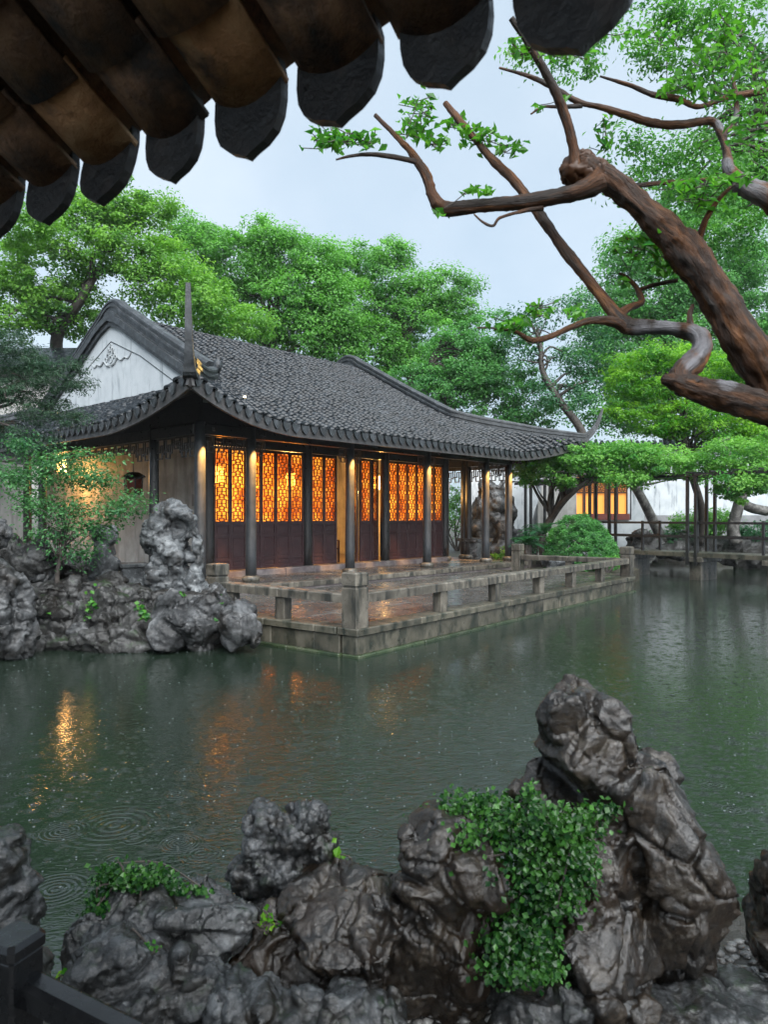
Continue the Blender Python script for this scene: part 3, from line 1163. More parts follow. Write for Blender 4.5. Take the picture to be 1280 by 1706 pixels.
course('kerb_stone', (0, 0), (TL, 0), .335, .44, .02, .40, M_KERB, (1.1, 1.9))
course('kerb_stone', (0, 3.4), (0, .41), .335, .44, .02, .40, M_KERB, (1.0, 1.5))
course('kerb_stone', (TL, .41), (TL, 5.1), .335, .44, .02, .40, M_KERB, (1.1, 1.6))
course('wall_stone', (0.03, 0.03), (TL - .03, 0.03), .045, .332, .0, .3, M_KERB, (.8, 1.5))
course('wall_stone', (.03, 4.2), (.03, .36), .045, .332, .0, .3, M_KERB, (.8, 1.3))
course('wall_stone', (TL - .03, .36), (TL - .03, 5.1), .045, .332, .0, .3, M_KERB, (.8, 1.3))
course('footing_stone', (0, 0), (TL, 0), -.5, .042, .05, .3, M_ALGAE, (1.2, 2.2))
course('footing_stone', (0, 4.2), (0, .31), -.5, .042, .05, .3, M_ALGAE, (1.2, 2.2))

RAIL = thing('stone_bench_railing', 'low granite bench railing with square capped posts around the terrace', 'railing', TB(.2, .2, .44))


def post(x, y, s_=.15, top=1.29):
    p = MB().box((x - s_, y - s_, .442), (x + s_, y + s_, top - .235), TB, .012, random.random()).obj('post', M_GRANITE, RAIL)
    mb = MB().box((x - s_ * .86, y - s_ * .86, top - .2352), (x + s_ * .86, y + s_ * .86, top - .198), TB, .004)
    mb.box((x - s_ * 1.04, y - s_ * 1.04, top - .197), (x + s_ * 1.04, y + s_ * 1.04, top), TB, .02)
    mb.obj('cap', M_GRANITE, p)


post(.17, .17)
post(TL - .17, .17)
post(.17, 3.45)
post(TL - .17, 3.62)


def rail(p0, p1, cuts, supports):
    p0, p1 = np.array(p0, float), np.array(p1, float)
    L = np.linalg.norm(p1 - p0)
    d = (p1 - p0) / L
    nrm = np.array([d[1], -d[0]])
    fr = lambda a, b_, c: TB(*(p0 + d * a + nrm * b_), c)
    cs = [0] + [c * L for c in cuts] + [L]
    for a, b_ in zip(cs[:-1], cs[1:]):
        MB().box((a + .004, -.15, .815), (b_ - .004, .13, .96 + random.uniform(-.006, .006)), fr, .02, random.random()).obj('bench_beam', M_GRANITE, RAIL)
    for s_ in supports:
        MB().box((s_ * L - .11, -.10, .442), (s_ * L + .11, .09, .814), fr, .012, random.random()).obj('support_block', M_GRANITE, RAIL)


rail((.33, .17), (TL - .33, .17), (.19, .36, .53, .68, .84), (.19, .36, .53, .68, .84))
rail((.17, 3.29), (.17, .33), (.52,), (.08, .52))
rail((TL - .17, .33), (TL - .17, 3.46), (.5,), (.5,))
# ---------------------------------------------------------------- rocks
def rock_mat(name, cols, patch, wet=(.18, .55), scale=3.0, bumpk=1.0, moss=None, coat=.25):
    m, nt, b = new_mat(name)
    co = coords(nt, 'World')
    n = noise(nt, co, scale, 9, .68, .8)
    c = ramp(nt, n, [(.34, cols[0]), (.47, cols[1]), (.56, cols[2]), (.66, cols[3])])
    p = noise(nt, co, scale * .6, 6, .6, 1.2)
    c = mixc(nt, ramp(nt, p, [(.50, (0, 0, 0)), (.64, (1, 1, 1))]), c, patch)
    li = noise(nt, co, scale * 5.5, 8, .7, .3)      # pale crusts and dark pores
    c = mixc(nt, ramp(nt, li, [(.58, (0, 0, 0)), (.70, (1, 1, 1))]), c, cols[3])
    c = mixc(nt, ramp(nt, li, [(.36, (1, 1, 1)), (.43, (0, 0, 0))]), c, cols[0])
    if moss:
        g = nt.nodes.new('ShaderNodeNewGeometry')
        sp = nt.nodes.new('ShaderNodeSeparateXYZ')
        nt.links.new(g.outputs['Normal'], sp.inputs['Vector'])
        q = noise(nt, co, scale * 1.7, 6, .7)
        k = mathn(nt, 'MULTIPLY', ramp(nt, q, [(.55, (0, 0, 0)), (.68, (1, 1, 1))]), mathn(nt, 'MULTIPLY_ADD', sp.outputs['Z'], .8, .2, clamp=True))
        c = mixc(nt, k, c, moss)
    nt.links.new(c, b.inputs['Base Color'])
    r = nt.nodes.new('ShaderNodeMapRange')
    r.inputs['From Min'].default_value, r.inputs['From Max'].default_value = .35, .65
    r.inputs['To Min'].default_value, r.inputs['To Max'].default_value = wet
    nt.links.new(noise(nt, co, scale * 2, 5, .6), r.inputs['Value'])
    nt.links.new(r.outputs['Result'], b.inputs['Roughness'])
    prev = None
    for sc_, st, di in ((scale * 3, .8 * bumpk, .06), (scale * 9, 1.0 * bumpk, .03), (scale * 30, 1.0 * bumpk, .012)):
        bn = nt.nodes.new('ShaderNodeBump')
        bn.inputs['Strength'].default_value = st
        bn.inputs['Distance'].default_value = di
        nt.links.new(noise(nt, co, sc_, 8, .7, .5), bn.inputs['Height'])
        if prev:
            nt.links.new(prev, bn.inputs['Normal'])
        prev = bn.outputs['Normal']
    nt.links.new(prev, b.inputs['Normal'])
    b.inputs['Specular IOR Level'].default_value = .2
    b.inputs['Coat Weight'].default_value = coat
    b.inputs['Coat Roughness'].default_value = .13
    cb = nt.nodes.new('ShaderNodeBump')
    cb.inputs['Strength'].default_value = .55
    cb.inputs['Distance'].default_value = .02
    nt.links.new(noise(nt, co, scale * 6, 7, .62, .4), cb.inputs['Height'])
    nt.links.new(cb.outputs['Normal'], b.inputs['Coat Normal'])
    return m


M_ROCKN = rock_mat('wet brown rock', [(.0020, .0014, .0010), (.014, .0090, .0050), (.038, .025, .014), (.12, .10, .076)], (.028, .0145, .0055), (.4, .7), 5.0, coat=.95)  # the pale end carries painted wet highlights besides lichen
M_ROCKG = rock_mat('wet grey rock', [(.0045, .0047, .005), (.030, .032, .033), (.092, .097, .102), (.23, .242, .25)], (.018, .0135, .008), (.4, .7), 6.0, moss=(.02, .045, .012), coat=.95)  # palest tones hold wet highlights and blue-grey sheen, with lichen
M_ROCKP = rock_mat('bank rock', [(.006, .0058, .0056), (.023, .0225, .021), (.056, .055, .0535), (.125, .125, .125)], (.012, .010, .008), (.25, .6), 2.2, moss=(.018, .04, .012))
M_TAIHU = rock_mat('pale lake stone', [(.018, .020, .022), (.06, .065, .069), (.125, .134, .14), (.23, .24, .245)], (.028, .027, .026), (.3, .6), 2.6)
M_TAIHU2 = rock_mat('grey lake stone', [(.009, .0095, .010), (.036, .037, .038), (.082, .084, .086), (.17, .175, .178)], (.018, .0155, .013), (.3, .6), 2.0)


def ico(sub=2):
    import bmesh
    bm = bmesh.new()
    bmesh.ops.create_icosphere(bm, subdivisions=sub, radius=1)
    v = np.array([x.co[:] for x in bm.verts])
    f = [tuple(x.index for x in q.verts) for q in bm.faces]
    bm.free()
    return v, f


ICO_V, ICO_F = ico(4)
ICO2_V, ICO2_F = ico(2)


def polyhedron(dirs, rr, m, lo, hi):
    """Unit directions pushed onto a random convex polyhedron."""
    nk = rr.normal(size=(m, 3))
    nk /= np.linalg.norm(nk, axis=1)[:, None]
    sk = rr.uniform(lo, hi, m)
    dots = dirs @ nk.T
    r_ = np.min(np.where(dots > .05, sk / np.maximum(dots, .05), 9), axis=1)
    return dirs * np.minimum(r_, 1.45)[:, None]


def remesh(verts, faces, voxel):
    me = bpy.data.meshes.new('tmp')
    me.from_pydata([tuple(map(float, p)) for p in verts], [], faces)
    o = bpy.data.objects.new('tmp', me)
    COL.objects.link(o)
    md = o.modifiers.new('r', 'REMESH')
    md.mode = 'VOXEL'
    md.voxel_size = voxel
    dg = bpy.context.evaluated_depsgraph_get()
    dg.update()
    ev = o.evaluated_get(dg)
    m2 = bpy.data.meshes.new_from_object(ev)
    n = len(m2.vertices)
    v = np.zeros(n * 3)
    m2.vertices.foreach_get('co', v)
    nn = np.zeros(n * 3)
    m2.vertices.foreach_get('normal', nn)
    fs = [tuple(p.vertices) for p in m2.polygons]
    bpy.data.objects.remove(o)
    bpy.data.meshes.remove(me)
    bpy.data.meshes.remove(m2)
    return v.reshape(-1, 3), nn.reshape(-1, 3), fs


def normals_of(v, faces4):
    n = np.zeros_like(v)
    a = v[faces4[:, 2]] - v[faces4[:, 0]]
    b = v[faces4[:, 3]] - v[faces4[:, 1]]
    c = np.cross(a, b)
    for k in range(4):
        np.add.at(n, faces4[:, k], c)
    return n / (np.linalg.norm(n, axis=1)[:, None] + 1e-12)


def laplace(v, e, it, k=.5):
    for _ in range(it):
        acc, cnt = np.zeros_like(v), np.zeros(len(v))
        for i_, j_ in ((0, 1), (1, 0)):
            for ax in range(3):
                acc[:, ax] += np.bincount(e[:, i_], v[e[:, j_], ax], len(v))
            cnt += np.bincount(e[:, i_], minlength=len(v))
        v = (1 - k) * v + k * acc / cnt[:, None]
    return v


def rock_mesh(name, blobs, mat, voxel, amp, freq, style='crag', seed=0, smooth=True, chips=2):
    """blobs: world centres and radii (x, y, z, rx, ry, rz, tilt). Crags unite cut polyhedra; worn stones unite lumps and get hollows."""
    V, Fc = [], []
    rr = np.random.default_rng(seed + 100)
    for k, (x, y, z, rx, ry, rz, tilt) in enumerate(blobs):
        if style == 'crag':
            p = polyhedron(ICO_V, rr, 17, .66, .98) * 1.06 * (rx, ry, rz)
            for _ in range(chips):                 # smaller blocks that break the faces up
                d = rr.normal(size=3)
                d /= np.linalg.norm(d)
                s_ = rr.uniform(.45, .75) * min(rx, ry, rz)
                c = d * (rx, ry, rz) * rr.uniform(.72, .92)
                o0 = len(V)
                pp = polyhedron(ICO2_V, rr, 11, .7, 1.0) * s_ * rr.uniform(.6, 1.5, 3)
                V += (pp + c + (x, y, z)).tolist()
                Fc += [tuple(i + o0 for i in f) for f in ICO2_F]
        else:
            p = ICO_V * (rx, ry, rz)
            p = p * (1 + .2 * fbm(ICO_V * 1.7 + 31 * k + seed, 3, seed)[:, None])
        ca, sa = math.cos(tilt), math.sin(tilt)
        p = np.stack([p[:, 0] * ca + p[:, 2] * sa, p[:, 1], -p[:, 0] * sa + p[:, 2] * ca], 1)
        o0 = len(V)
        V += (p + (x, y, z)).tolist()
        Fc += [tuple(i + o0 for i in f) for f in ICO_F]
    v, n, fs = remesh(V, Fc, voxel)
    f4 = np.array([f if len(f) == 4 else (*f, f[-1]) for f in fs])
    e = np.concatenate([f4[:, [0, 1]], f4[:, [1, 2]], f4[:, [2, 3]], f4[:, [3, 0]]])
    v = laplace(v, e, 0 if style == 'crag' else 5)
    n = normals_of(v, f4)
    q = v * freq + seed * 3.7
    q = q + .25 * np.stack([fbm(q * .9 + 5, 2, seed + 1), fbm(q * .9 + 9, 2, seed + 2), fbm(q * .9 + 13, 2, seed + 3)], 1)
    if style == 'crag':
        f1, f2, c, g = worley(q, seed)
        crack = np.exp(-((f2 - f1) / .05) ** 2) * (fbm(q * .6 + 40, 2, seed + 6) > .02)
        d = amp * (.36 * np.einsum('ij,ij->i', q - c, g) - .34 * crack)
        v = v + n * d[:, None]
        n = normals_of(v, f4)
        q3 = q * 3.6 * np.array([1, 1, .7])
        f1, f2, c, g = worley(q3, seed + 15)
        pit = np.clip(fbm(q * .9 + 70, 3, seed + 21) * 3.0, 0, 1)
        d = amp * (.16 * np.einsum('ij,ij->i', q3 - c, g) - .30 * pit * np.exp(-(f1 / .32) ** 2) + .10 * fbm(q * 8, 3, seed + 4, True) * (.25 + pit))
        v = v + n * d[:, None]
    else:                                          # water-worn stone: hollows, rims and folds
        f1, f2, c, g = worley(q * np.array([1, 1, .6]), seed)
        d = amp * (-1.7 * np.exp(-(f1 / .34) ** 2) + .55 * fbm(q, 4, seed, True) + .5 * np.einsum('ij,ij->i', q * np.array([1, 1, .6]) - c, g))
        v = v + n * d[:, None]
        n = normals_of(v, f4)
        f1, f2, c, g = worley(q * np.array([2.2, 2.2, 1.5]), seed + 5)
        d = amp * .5 * (-1.6 * np.exp(-(f1 / .28) ** 2) + .8 * fbm(q * 2.6, 4, seed + 2, True))
        v = v + n * d[:, None]
        n = normals_of(v, f4)
        f1, f2, c, g = worley(q * 4.5, seed + 8)
        v = v + n * (amp * (.26 * fbm(q * 5, 4, seed + 7, True) + .16 * np.einsum('ij,ij->i', q * 4.5 - c, g)))[:, None]
    return mesh(name, v, fs, mat, smooth)


def px_blobs(lst, Y):
    """(u, v, ru, rv[, dy[, rd[, tilt]]]) in photo pixels at distance Y -> world blobs."""
    out = []
    for b in lst:
        u, v, ru, rv = b[:4]
        dy = b[4] if len(b) > 4 else 0
        y = Y + dy
        rx, rz = ru / F * y, rv / F * y
        rd = b[5] if len(b) > 5 and b[5] else .85 * min(max(rx, rz), 1.4 * min(rx, rz))
        p = P(u, v, y)
        out.append((p[0], p[1], p[2], rx, rd, rz, b[6] if len(b) > 6 else 0))
    return out


def rock(name, label, Y, lst, mat, voxel, amp, freq, style='crag', seed=0, group=None):
    o = obj(name, rock_mesh(name, px_blobs(lst, Y), mat, voxel, amp, freq, style, seed))
    return props(o, label, 'rock', group)


# near bank
NB = [(-9, -3), (9, -3), (9, 2.9), (4, 3.0), (2.4, 3.55), (1.75, 3.75), (1.2, 3.5), (.5, 3.3), (-.3, 3.25), (-.9, 3.15), (-1.3, 3.0), (-1.9, 2.6), (-2.6, 2.3), (-9, 2.2)]
prism('near_bank', NB, -1.32, .10, surf('muddy bank', [(.016, .014, .010), (.032, .028, .022), (.05, .047, .04)], 4, (.15, .6), ((12, .9, .05), (50, .6, .01))))

rock('garden_rock', 'tall pointed brown rock standing upright at the pond edge, ivy on one side', 3.05,
     [(950, 1190, 38, 62, 0, .16, -.1), (985, 1250, 78, 105, 0, .22, -.35), (1040, 1320, 92, 95, .02, .25, .5), (1075, 1440, 98, 190, .03, .29, -.1), (990, 1440, 92, 170, 0, .27), (1105, 1570, 88, 130, .05, .28), (1000, 1600, 88, 100, -.15, .24), (900, 1335, 34, 42, .1, .14), (925, 1460, 56, 120, .05, .2)],
     M_ROCKN, .0085, .085, 3.4, 'crag', 3)
rock('garden_rock', 'squat dark boulder with pale wet crown beside the ivy', 2.95,
     [(725, 1430, 66, 62, 0, .17, .3), (780, 1440, 62, 72, .02, .18), (745, 1510, 100, 90, 0, .22), (690, 1560, 84, 110, .02, .2), (765, 1590, 88, 100, .02, .25)],
     M_ROCKN, .0085, .075, 4.2, 'crag', 11)
rock('garden_rock', 'flat topped dark rock slab sheltering a hollow, joined to the squat boulder', 2.98,
     [(590, 1500, 110, 52, .05, .28), (520, 1560, 110, 95, .02, .22), (610, 1600, 100, 85, .1, .22), (450, 1630, 72, 56, -.1, .18)],
     M_ROCKN, .0085, .07, 4.0, 'crag', 23)
rock('lake_stone', 'pale pitted lake stone with rounded knobs perched behind the flat slab', 3.25,
     [(438, 1372, 26, 28, 0, .09), (432, 1405, 24, 36, 0, .1), (518, 1362, 34, 26, .02, .1), (490, 1392, 44, 34, .02, .12), (530, 1410, 30, 24, 0, .1), (470, 1440, 66, 30, 0, .16), (420, 1455, 34, 26, 0, .12), (470, 1490, 55, 50, .05, .16), (470, 1560, 50, 60, .05, .16)],
     M_ROCKG, .0075, .04, 7.0, 'worn', 31)
rock('garden_rock', 'broad craggy grey rock topped by creeping ivy at the water', 2.92,
     [(205, 1505, 30, 34, 0, .1), (260, 1510, 46, 32, .02, .14), (340, 1510, 60, 28, .02, .16, .2), (330, 1550, 80, 46, 0, .2), (215, 1560, 70, 50, 0, .18), (270, 1610, 110, 50, 0, .22)],
     M_ROCKG, .0085, .055, 5.5, 'crag', 41)
rock('garden_rock', 'low wet grey rock in front of the ivy topped rock', 2.62,
     [(190, 1600, 60, 40, 0, .15), (240, 1640, 90, 44, 0, .2), (150, 1660, 60, 50, 0, .15), (330, 1640, 60, 40, 0, .15), (290, 1690, 120, 45, 0, .22)],
     M_ROCKG, .0085, .06, 6.0, 'crag', 47)
rock('garden_rock', 'low broken grey rock at the foot of the dark slab', 2.50,
     [(420, 1690, 70, 40, 0, .16), (500, 1700, 70, 45, 0, .16), (570, 1680, 50, 34, 0, .14), (620, 1705, 60, 40, 0, .15), (380, 1660, 40, 30, 0, .12)],
     M_ROCKG, .0085, .05, 6.5, 'crag', 53)
rock('garden_rock', 'jagged grey rock standing behind the black railing post', 2.75,
     [(8, 1400, 26, 22, 0, .1), (5, 1450, 40, 50, 0, .14), (15, 1510, 36, 50, 0, .14), (0, 1570, 50, 60, 0, .16), (-40, 1500, 50, 90, 0, .2), (10, 1640, 60, 60, 0, .18)],
     M_ROCKG, .0085, .05, 6.0, 'crag', 59)
rock('garden_rock', 'small grey stone wedged at the foot of the tall pointed rock', 2.72,
     [(900, 1690, 40, 30, 0, .1), (960, 1672, 50, 34, 0, .12), (850, 1680, 40, 22, 0, .1), (1040, 1680, 46, 26, 0, .1)], M_ROCKG, .0085, .04, 7, 'crag', 61)
rock('garden_rock', 'flat mossy stone lying on the muddy bank past the tall pointed rock', 2.75,
     [(1180, 1690, 90, 24, 0, .2), (1260, 1670, 60, 26, .1, .2), (1120, 1700, 60, 20, -.05, .16)], M_ROCKG, .012, .035, 6, 'crag', 67)
rock('garden_rock', 'dark rock tip at the bank where the pebbles begin', 3.1, [(1282, 1460, 14, 40, 0, .1), (1300, 1510, 34, 60, 0, .15), (1310, 1570, 50, 60, 0, .2)], M_ROCKN, .012, .04, 6, 'crag', 71)
# pebbles along the edge
pv, pf, pt = [], [], []
v0, f0 = ico(1)
for i in range(420):
    u, vv = random.uniform(1080, 1300), random.uniform(1570, 1700)
    if random.random() < .25:
        u = random.uniform(600, 900)
        vv = random.uniform(1660, 1706)
    Y = (H - .10) * F / (vv - VH)
    s_ = random.uniform(.006, .026)
    p = P(u, vv, Y)
    pv += (v0 * (s_ * 1.3, s_ * 1.1, s_ * .7) * (1 + .2 * RNG.normal(size=(len(v0), 1))) + p + (0, 0, s_ * .2)).tolist()
    pf += [tuple(a + len(pt) for a in f) for f in f0]
    pt += [random.random()] * len(v0)
props(obj('pebbles', mesh('pebbles', pv, pf, surf('wet pebbles', [(.05, .05, .045), (.12, .115, .11), (.24, .24, .23)], 9, (.12, .4), (), tintvar=.5), True, pt)),
      'wet grey pebbles scattered on the muddy bank', 'pebbles', kind='stuff')

# rockery on the far shore
RG = 'rocks of the lakeside rockery'
rock('lake_stone', 'tall pale lake stone full of hollows, upright before the hall corner column', 12.9,
     [(285, 858, 34, 18), (262, 880, 28, 22, 0, 0, -.4), (313, 880, 14, 26, 0, 0, .5), (328, 925, 8, 50), (285, 915, 26, 40, 0, 0, -.3), (256, 905, 18, 26), (296, 955, 17, 34), (268, 955, 24, 36), (322, 978, 15, 26), (282, 985, 36, 24), (250, 990, 34, 16, 0, 0, .3), (330, 990, 26, 18)],
     M_TAIHU, .032, .12, 2.6, 'worn', 73)
rk = [
    ('large sloping boulder of the rockery lying at the water below the tall pale stone', 11.75, [(330, 1045, 60, 40), (300, 1040, 50, 36), (355, 1030, 34, 40)], M_TAIHU2, 'crag'),
    ('streaked upright rock leaning against the terrace kerb', 11.35, [(405, 1040, 26, 40), (390, 1055, 18, 30), (425, 1062, 12, 20)], M_TAIHU2, 'crag'),
    ('low wedge shaped boulder reaching into the water at the foot of the rockery', 11.6, [(160, 1070, 55, 24), (200, 1060, 50, 28), (130, 1078, 28, 14)], M_ROCKP, 'crag'),
    ('craggy boulder in the middle of the rockery under the leafy shrub', 12.1, [(190, 1020, 50, 34), (155, 1035, 34, 30), (225, 1030, 34, 34)], M_ROCKP, 'crag'),
    ('dark pitted rock beside the stone plinth in the rockery', 12.6, [(215, 995, 50, 24), (260, 1012, 44, 24), (170, 985, 40, 24)], M_ROCKP, 'crag'),
    ('rounded rock under the stems of the leafy shrub', 12.7, [(95, 985, 40, 26), (60, 1000, 34, 30), (130, 1000, 36, 26)], M_ROCKP, 'crag'),
    ('dark hollow rock by the dark corner of the white side wall', 13.0, [(40, 935, 40, 34), (10, 920, 34, 30), (70, 945, 30, 24)], M_ROCKP, 'crag'),
    ('cleft rock of the rockery half hidden by ferns at its foot', 12.2, [(75, 1035, 34, 40), (45, 1050, 28, 34), (100, 1050, 24, 34)], M_ROCKP, 'crag'),
    ('small mossy boulder standing in the water below the cleft rock', 11.7, [(60, 1078, 34, 18), (30, 1085, 28, 14)], M_ROCKP, 'crag'),
    ('smooth grey boulder bulging over the water at the end of the rockery', 10.9, [(10, 1010, 34, 50), (-10, 1050, 50, 48), (25, 1060, 24, 34), (-20, 970, 36, 40), (-8, 890, 20, 22)], M_TAIHU2, 'worn'),
    ('weathered rock piled behind the streaked upright rock', 12.3, [(350, 1008, 30, 26), (375, 1025, 24, 26), (310, 1012, 30, 24)], M_TAIHU2, 'crag'),
    ('flat ledge rock at the waterline between boulders of the rockery', 11.8, [(250, 1072, 50, 14), (120, 1082, 40, 10), (300, 1078, 40, 12)], M_ROCKP, 'crag'),
    ('dark rock at the back of the rockery against the veranda edge', 13.9, [(115, 950, 50, 24), (75, 965, 40, 24), (150, 965, 34, 24)], M_ROCKP, 'crag'),
]
for i, (lab, Y, bl, mt, st) in enumerate(rk):
    rock('rockery_stone', lab, Y, bl, mt, .026, .13, 2.4 if st == 'worn' else 2.6, st, 80 + i * 3, RG)
small = [(20, 975, 26, 'pale knob of rock wedged behind the smooth grey boulder'), (60, 960, 22, 'small stone resting on the dark hollow rock'), (110, 1020, 24, 'small stone lodged below the shrub stems'), (140, 1050, 22, 'small stone above the low wedge boulder'),
         (245, 1040, 24, 'small stone in the gap beside the large sloping boulder'), (280, 1005, 22, 'broken stone at the foot of the tall pale stone'), (185, 965, 20, 'small stone below the pale weathered pillar'), (230, 1075, 20, 'small stone in the water by the flat ledge rock'),
         (95, 1072, 20, 'small wet stone at the waterline by the low wedge boulder'), (335, 1075, 18, 'small wet stone below the large sloping boulder'), (375, 1000, 16, 'small stone beside the bench post'), (20, 1040, 20, 'small stone below the pale knob of rock')]
for i, (u, v_u, r_u, lab) in enumerate(small):
    rock('rockery_stone', lab, 11.9 + (1050 - v_u) * .012, [(u, v_u, r_u, r_u * .7), (u + r_u * .5, v_u + 5, r_u * .7, r_u * .6), (u - r_u * .5, v_u + 6, r_u * .6, r_u * .5)], (M_ROCKP, M_TAIHU2)[i % 2], .026, .09, 3.0, 'crag', 130 + i * 7, RG)
# stone pillar stump and plinth among the rocks
o = obj('stone_pillar', rock_mesh('stone_pillar', px_blobs([(172, 890, 19, 22), (172, 915, 18, 28), (173, 940, 20, 26), (172, 962, 24, 14)], 13.6), M_TAIHU, .035, .035, 2.6, 'crag', 9))
props(o, 'pale weathered stone pillar standing among the rockery behind the shrub', 'pillar')
p = P(222, 985, 13.4)
PL = thing('stone_plinth', 'square pale stone plinth with a flat lid at the back of the rockery', 'plinth', p)
fr = lambda a, b_, c: (p[0] + a * .9 - b_ * .42, p[1] + a * .42 + b_ * .9, p[2] + c)
MB().box((-.22, -.22, -.1), (.22, .22, .46), fr, .015, .8).obj('body', M_TAIHU, PL)
MB().box((-.26, -.26, .461), (.26, .26, .53), fr, .02, .8).obj('lid', M_TAIHU, PL)
# ---------------------------------------------------------------- leaves and trees
def leaf_mesh(name, c, nrm_bias, size, mat, tint, droop=0.0, aspect=.5, flat=1.0):
    """One leaf (two triangles, folded along the rib) at every centre c."""
    n = len(c)
    rnd = RNG.normal(size=(n, 3))
    nn = nrm_bias + rnd * .55
    nn /= np.linalg.norm(nn, axis=1)[:, None] + 1e-9
    ax = RNG.normal(size=(n, 3))
    ax[:, 2] -= droop
    ax -= nn * np.einsum('ij,ij->i', ax, nn)[:, None]
    ax /= np.linalg.norm(ax, axis=1)[:, None] + 1e-9
    bx = np.cross(nn, ax)
    s = (size * RNG.uniform(.65, 1.25, n))[:, None]
    v = np.empty((n, 4, 3))
    v[:, 0] = c - ax * s * .5
    v[:, 1] = c + bx * s * .5 * aspect + nn * s * .07 * flat
    v[:, 2] = c + ax * s * .5 - nn * s * .06 * flat
    v[:, 3] = c - bx * s * .5 * aspect + nn * s * .07 * flat
    i = np.arange(n)[:, None] * 4
    f = np.concatenate([i + np.array([[0, 1, 2]]), i + np.array([[0, 2, 3]])])
    return mesh(name, v.reshape(-1, 3), f, mat, False, np.repeat(tint, 4))


def clumps_in(blobs, per_m2, seed, shell=.5, gap=.0, ragged=.38):
    """Clump centres in the ellipsoids, most of them near the outside; returns centres, outward directions, height 0..1 in the blob."""
    r = np.random.default_rng(seed)
    C, O, Hh = [], [], []
    for (x, y, z, rx, ry, rz) in blobs:
        area = 4 * math.pi * ((rx * ry) ** 1.6 / 3 + (rx * rz) ** 1.6 / 3 + (ry * rz) ** 1.6 / 3) ** (1 / 1.6)
        n = max(5, int(area * per_m2))
        d = r.normal(size=(n, 3))
        d /= np.linalg.norm(d, axis=1)[:, None]
        rad = shell + (1 - shell) * r.random(n) ** .6
        rad = rad * (1 + ragged * fbm(d * 2.4 + x, 3, seed))
        c = d * rad[:, None] * (rx, ry, rz) + (x, y, z)
        C.append(c)
        o = d / np.array([rx, ry, rz])
        O.append(o / np.linalg.norm(o, axis=1)[:, None])
        Hh.append(d[:, 2])
    C, O, Hh = np.concatenate(C), np.concatenate(O), np.concatenate(Hh)
    if gap > 0:
        k = fbm(C * .55 + seed, 2, seed) > -1 + 2 * gap * .5
        C, O, Hh = C[k], O[k], Hh[k]
    return C, O, Hh


def crown(name, blobs, mat, leaf, per_m2, leaves, cr, parent, seed, shell=.5, gap=0., up=.8, tint=(.15, .85), aspect=.55, droop=0., flatten=.6, ragged=.38):
    C, O, Hh = clumps_in(blobs, per_m2, seed, shell, gap, ragged)
    r = np.random.default_rng(seed + 1)
    m = len(C)
    k = np.repeat(np.arange(m), leaves)
    off = r.normal(size=(len(k), 3))
    off /= np.linalg.norm(off, axis=1)[:, None]
    off *= (r.random(len(k)) ** .45)[:, None]
    crs = cr * (r.uniform(.4, 1.45, m) if ragged > .1 else r.uniform(.8, 1.1, m))
    pos = C[k] + off * crs[k][:, None] * (1, 1, flatten)
    nb = np.array([0, 0, up]) + O[k] * .5 + off * .6
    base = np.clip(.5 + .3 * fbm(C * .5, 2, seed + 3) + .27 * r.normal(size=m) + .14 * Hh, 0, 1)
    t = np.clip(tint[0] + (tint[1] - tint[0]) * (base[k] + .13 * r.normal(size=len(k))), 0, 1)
    o = obj(name, leaf_mesh(name, pos, nb, leaf, mat, t, droop, aspect), parent)
    return o, C


def limbs(mb, start, targets, r0, seed, sag=.12, n=6):
    r = np.random.default_rng(seed)
    for t in targets:
        a, b = np.array(start, float), np.array(t, float)
        L = np.linalg.norm(b - a)
        m1 = a + (b - a) * .35 + r.normal(size=3) * L * .09 + (0, 0, L * sag)
        m2 = a + (b - a) * .7 + r.normal(size=3) * L * .08 + (0, 0, L * sag * .8)
        p = smooth_path([a, m1, m2, b], 5)
        mb.tube(p, np.linspace(r0, r0 * .18, len(p)), n)


def tree(name, label, cat, Y, px, trunk, mat, leaf, per_m2, leaves, cr, seed, depth=.9, bark=None, nlimb=14, group=None, **kw):
    """px: crown blobs (u, v, ru, rv[, dY]); trunk: [(u, v, dY, radius in m), ...] from the ground up."""
    blobs = []
    for b in px:
        y = Y + (b[4] if len(b) > 4 else 0)
        p = P(b[0], b[1], y)
        rx, rz = b[2] / F * y, b[3] / F * y
        blobs.append((*p, rx, depth * (rx + rz) / 2, rz))
    tp = [np.array([*P(u, v, Y + dy), rr]) for (u, v, dy, rr) in trunk]
    base = tp[0][:3]
    T = thing(name, label, cat, base, group)
    o, C = crown('crown', blobs, mat, leaf, per_m2, leaves, cr, T, seed, **kw)
    sp = smooth_path(tp, 6)
    mb = MB()
    mb.tube(sp[:, :3], sp[:, 3], 10)
    r = np.random.default_rng(seed + 5)
    top = len(sp)
    for i in range(nlimb):
        s = sp[int(r.uniform(.45, .99) * (top - 1))]
        cand = C[r.integers(0, len(C), 12)]
        c = cand[np.argmin(np.linalg.norm(cand - s[:3], axis=1) + 6 * (cand[:, 2] < s[2] - .5))]
        p0 = s[:3]
        limbs(mb, p0, [c], min(s[3] * .55, .16), seed + 20 + i)
    mb.obj('trunk', bark or M_BARK, T, True)
    return T


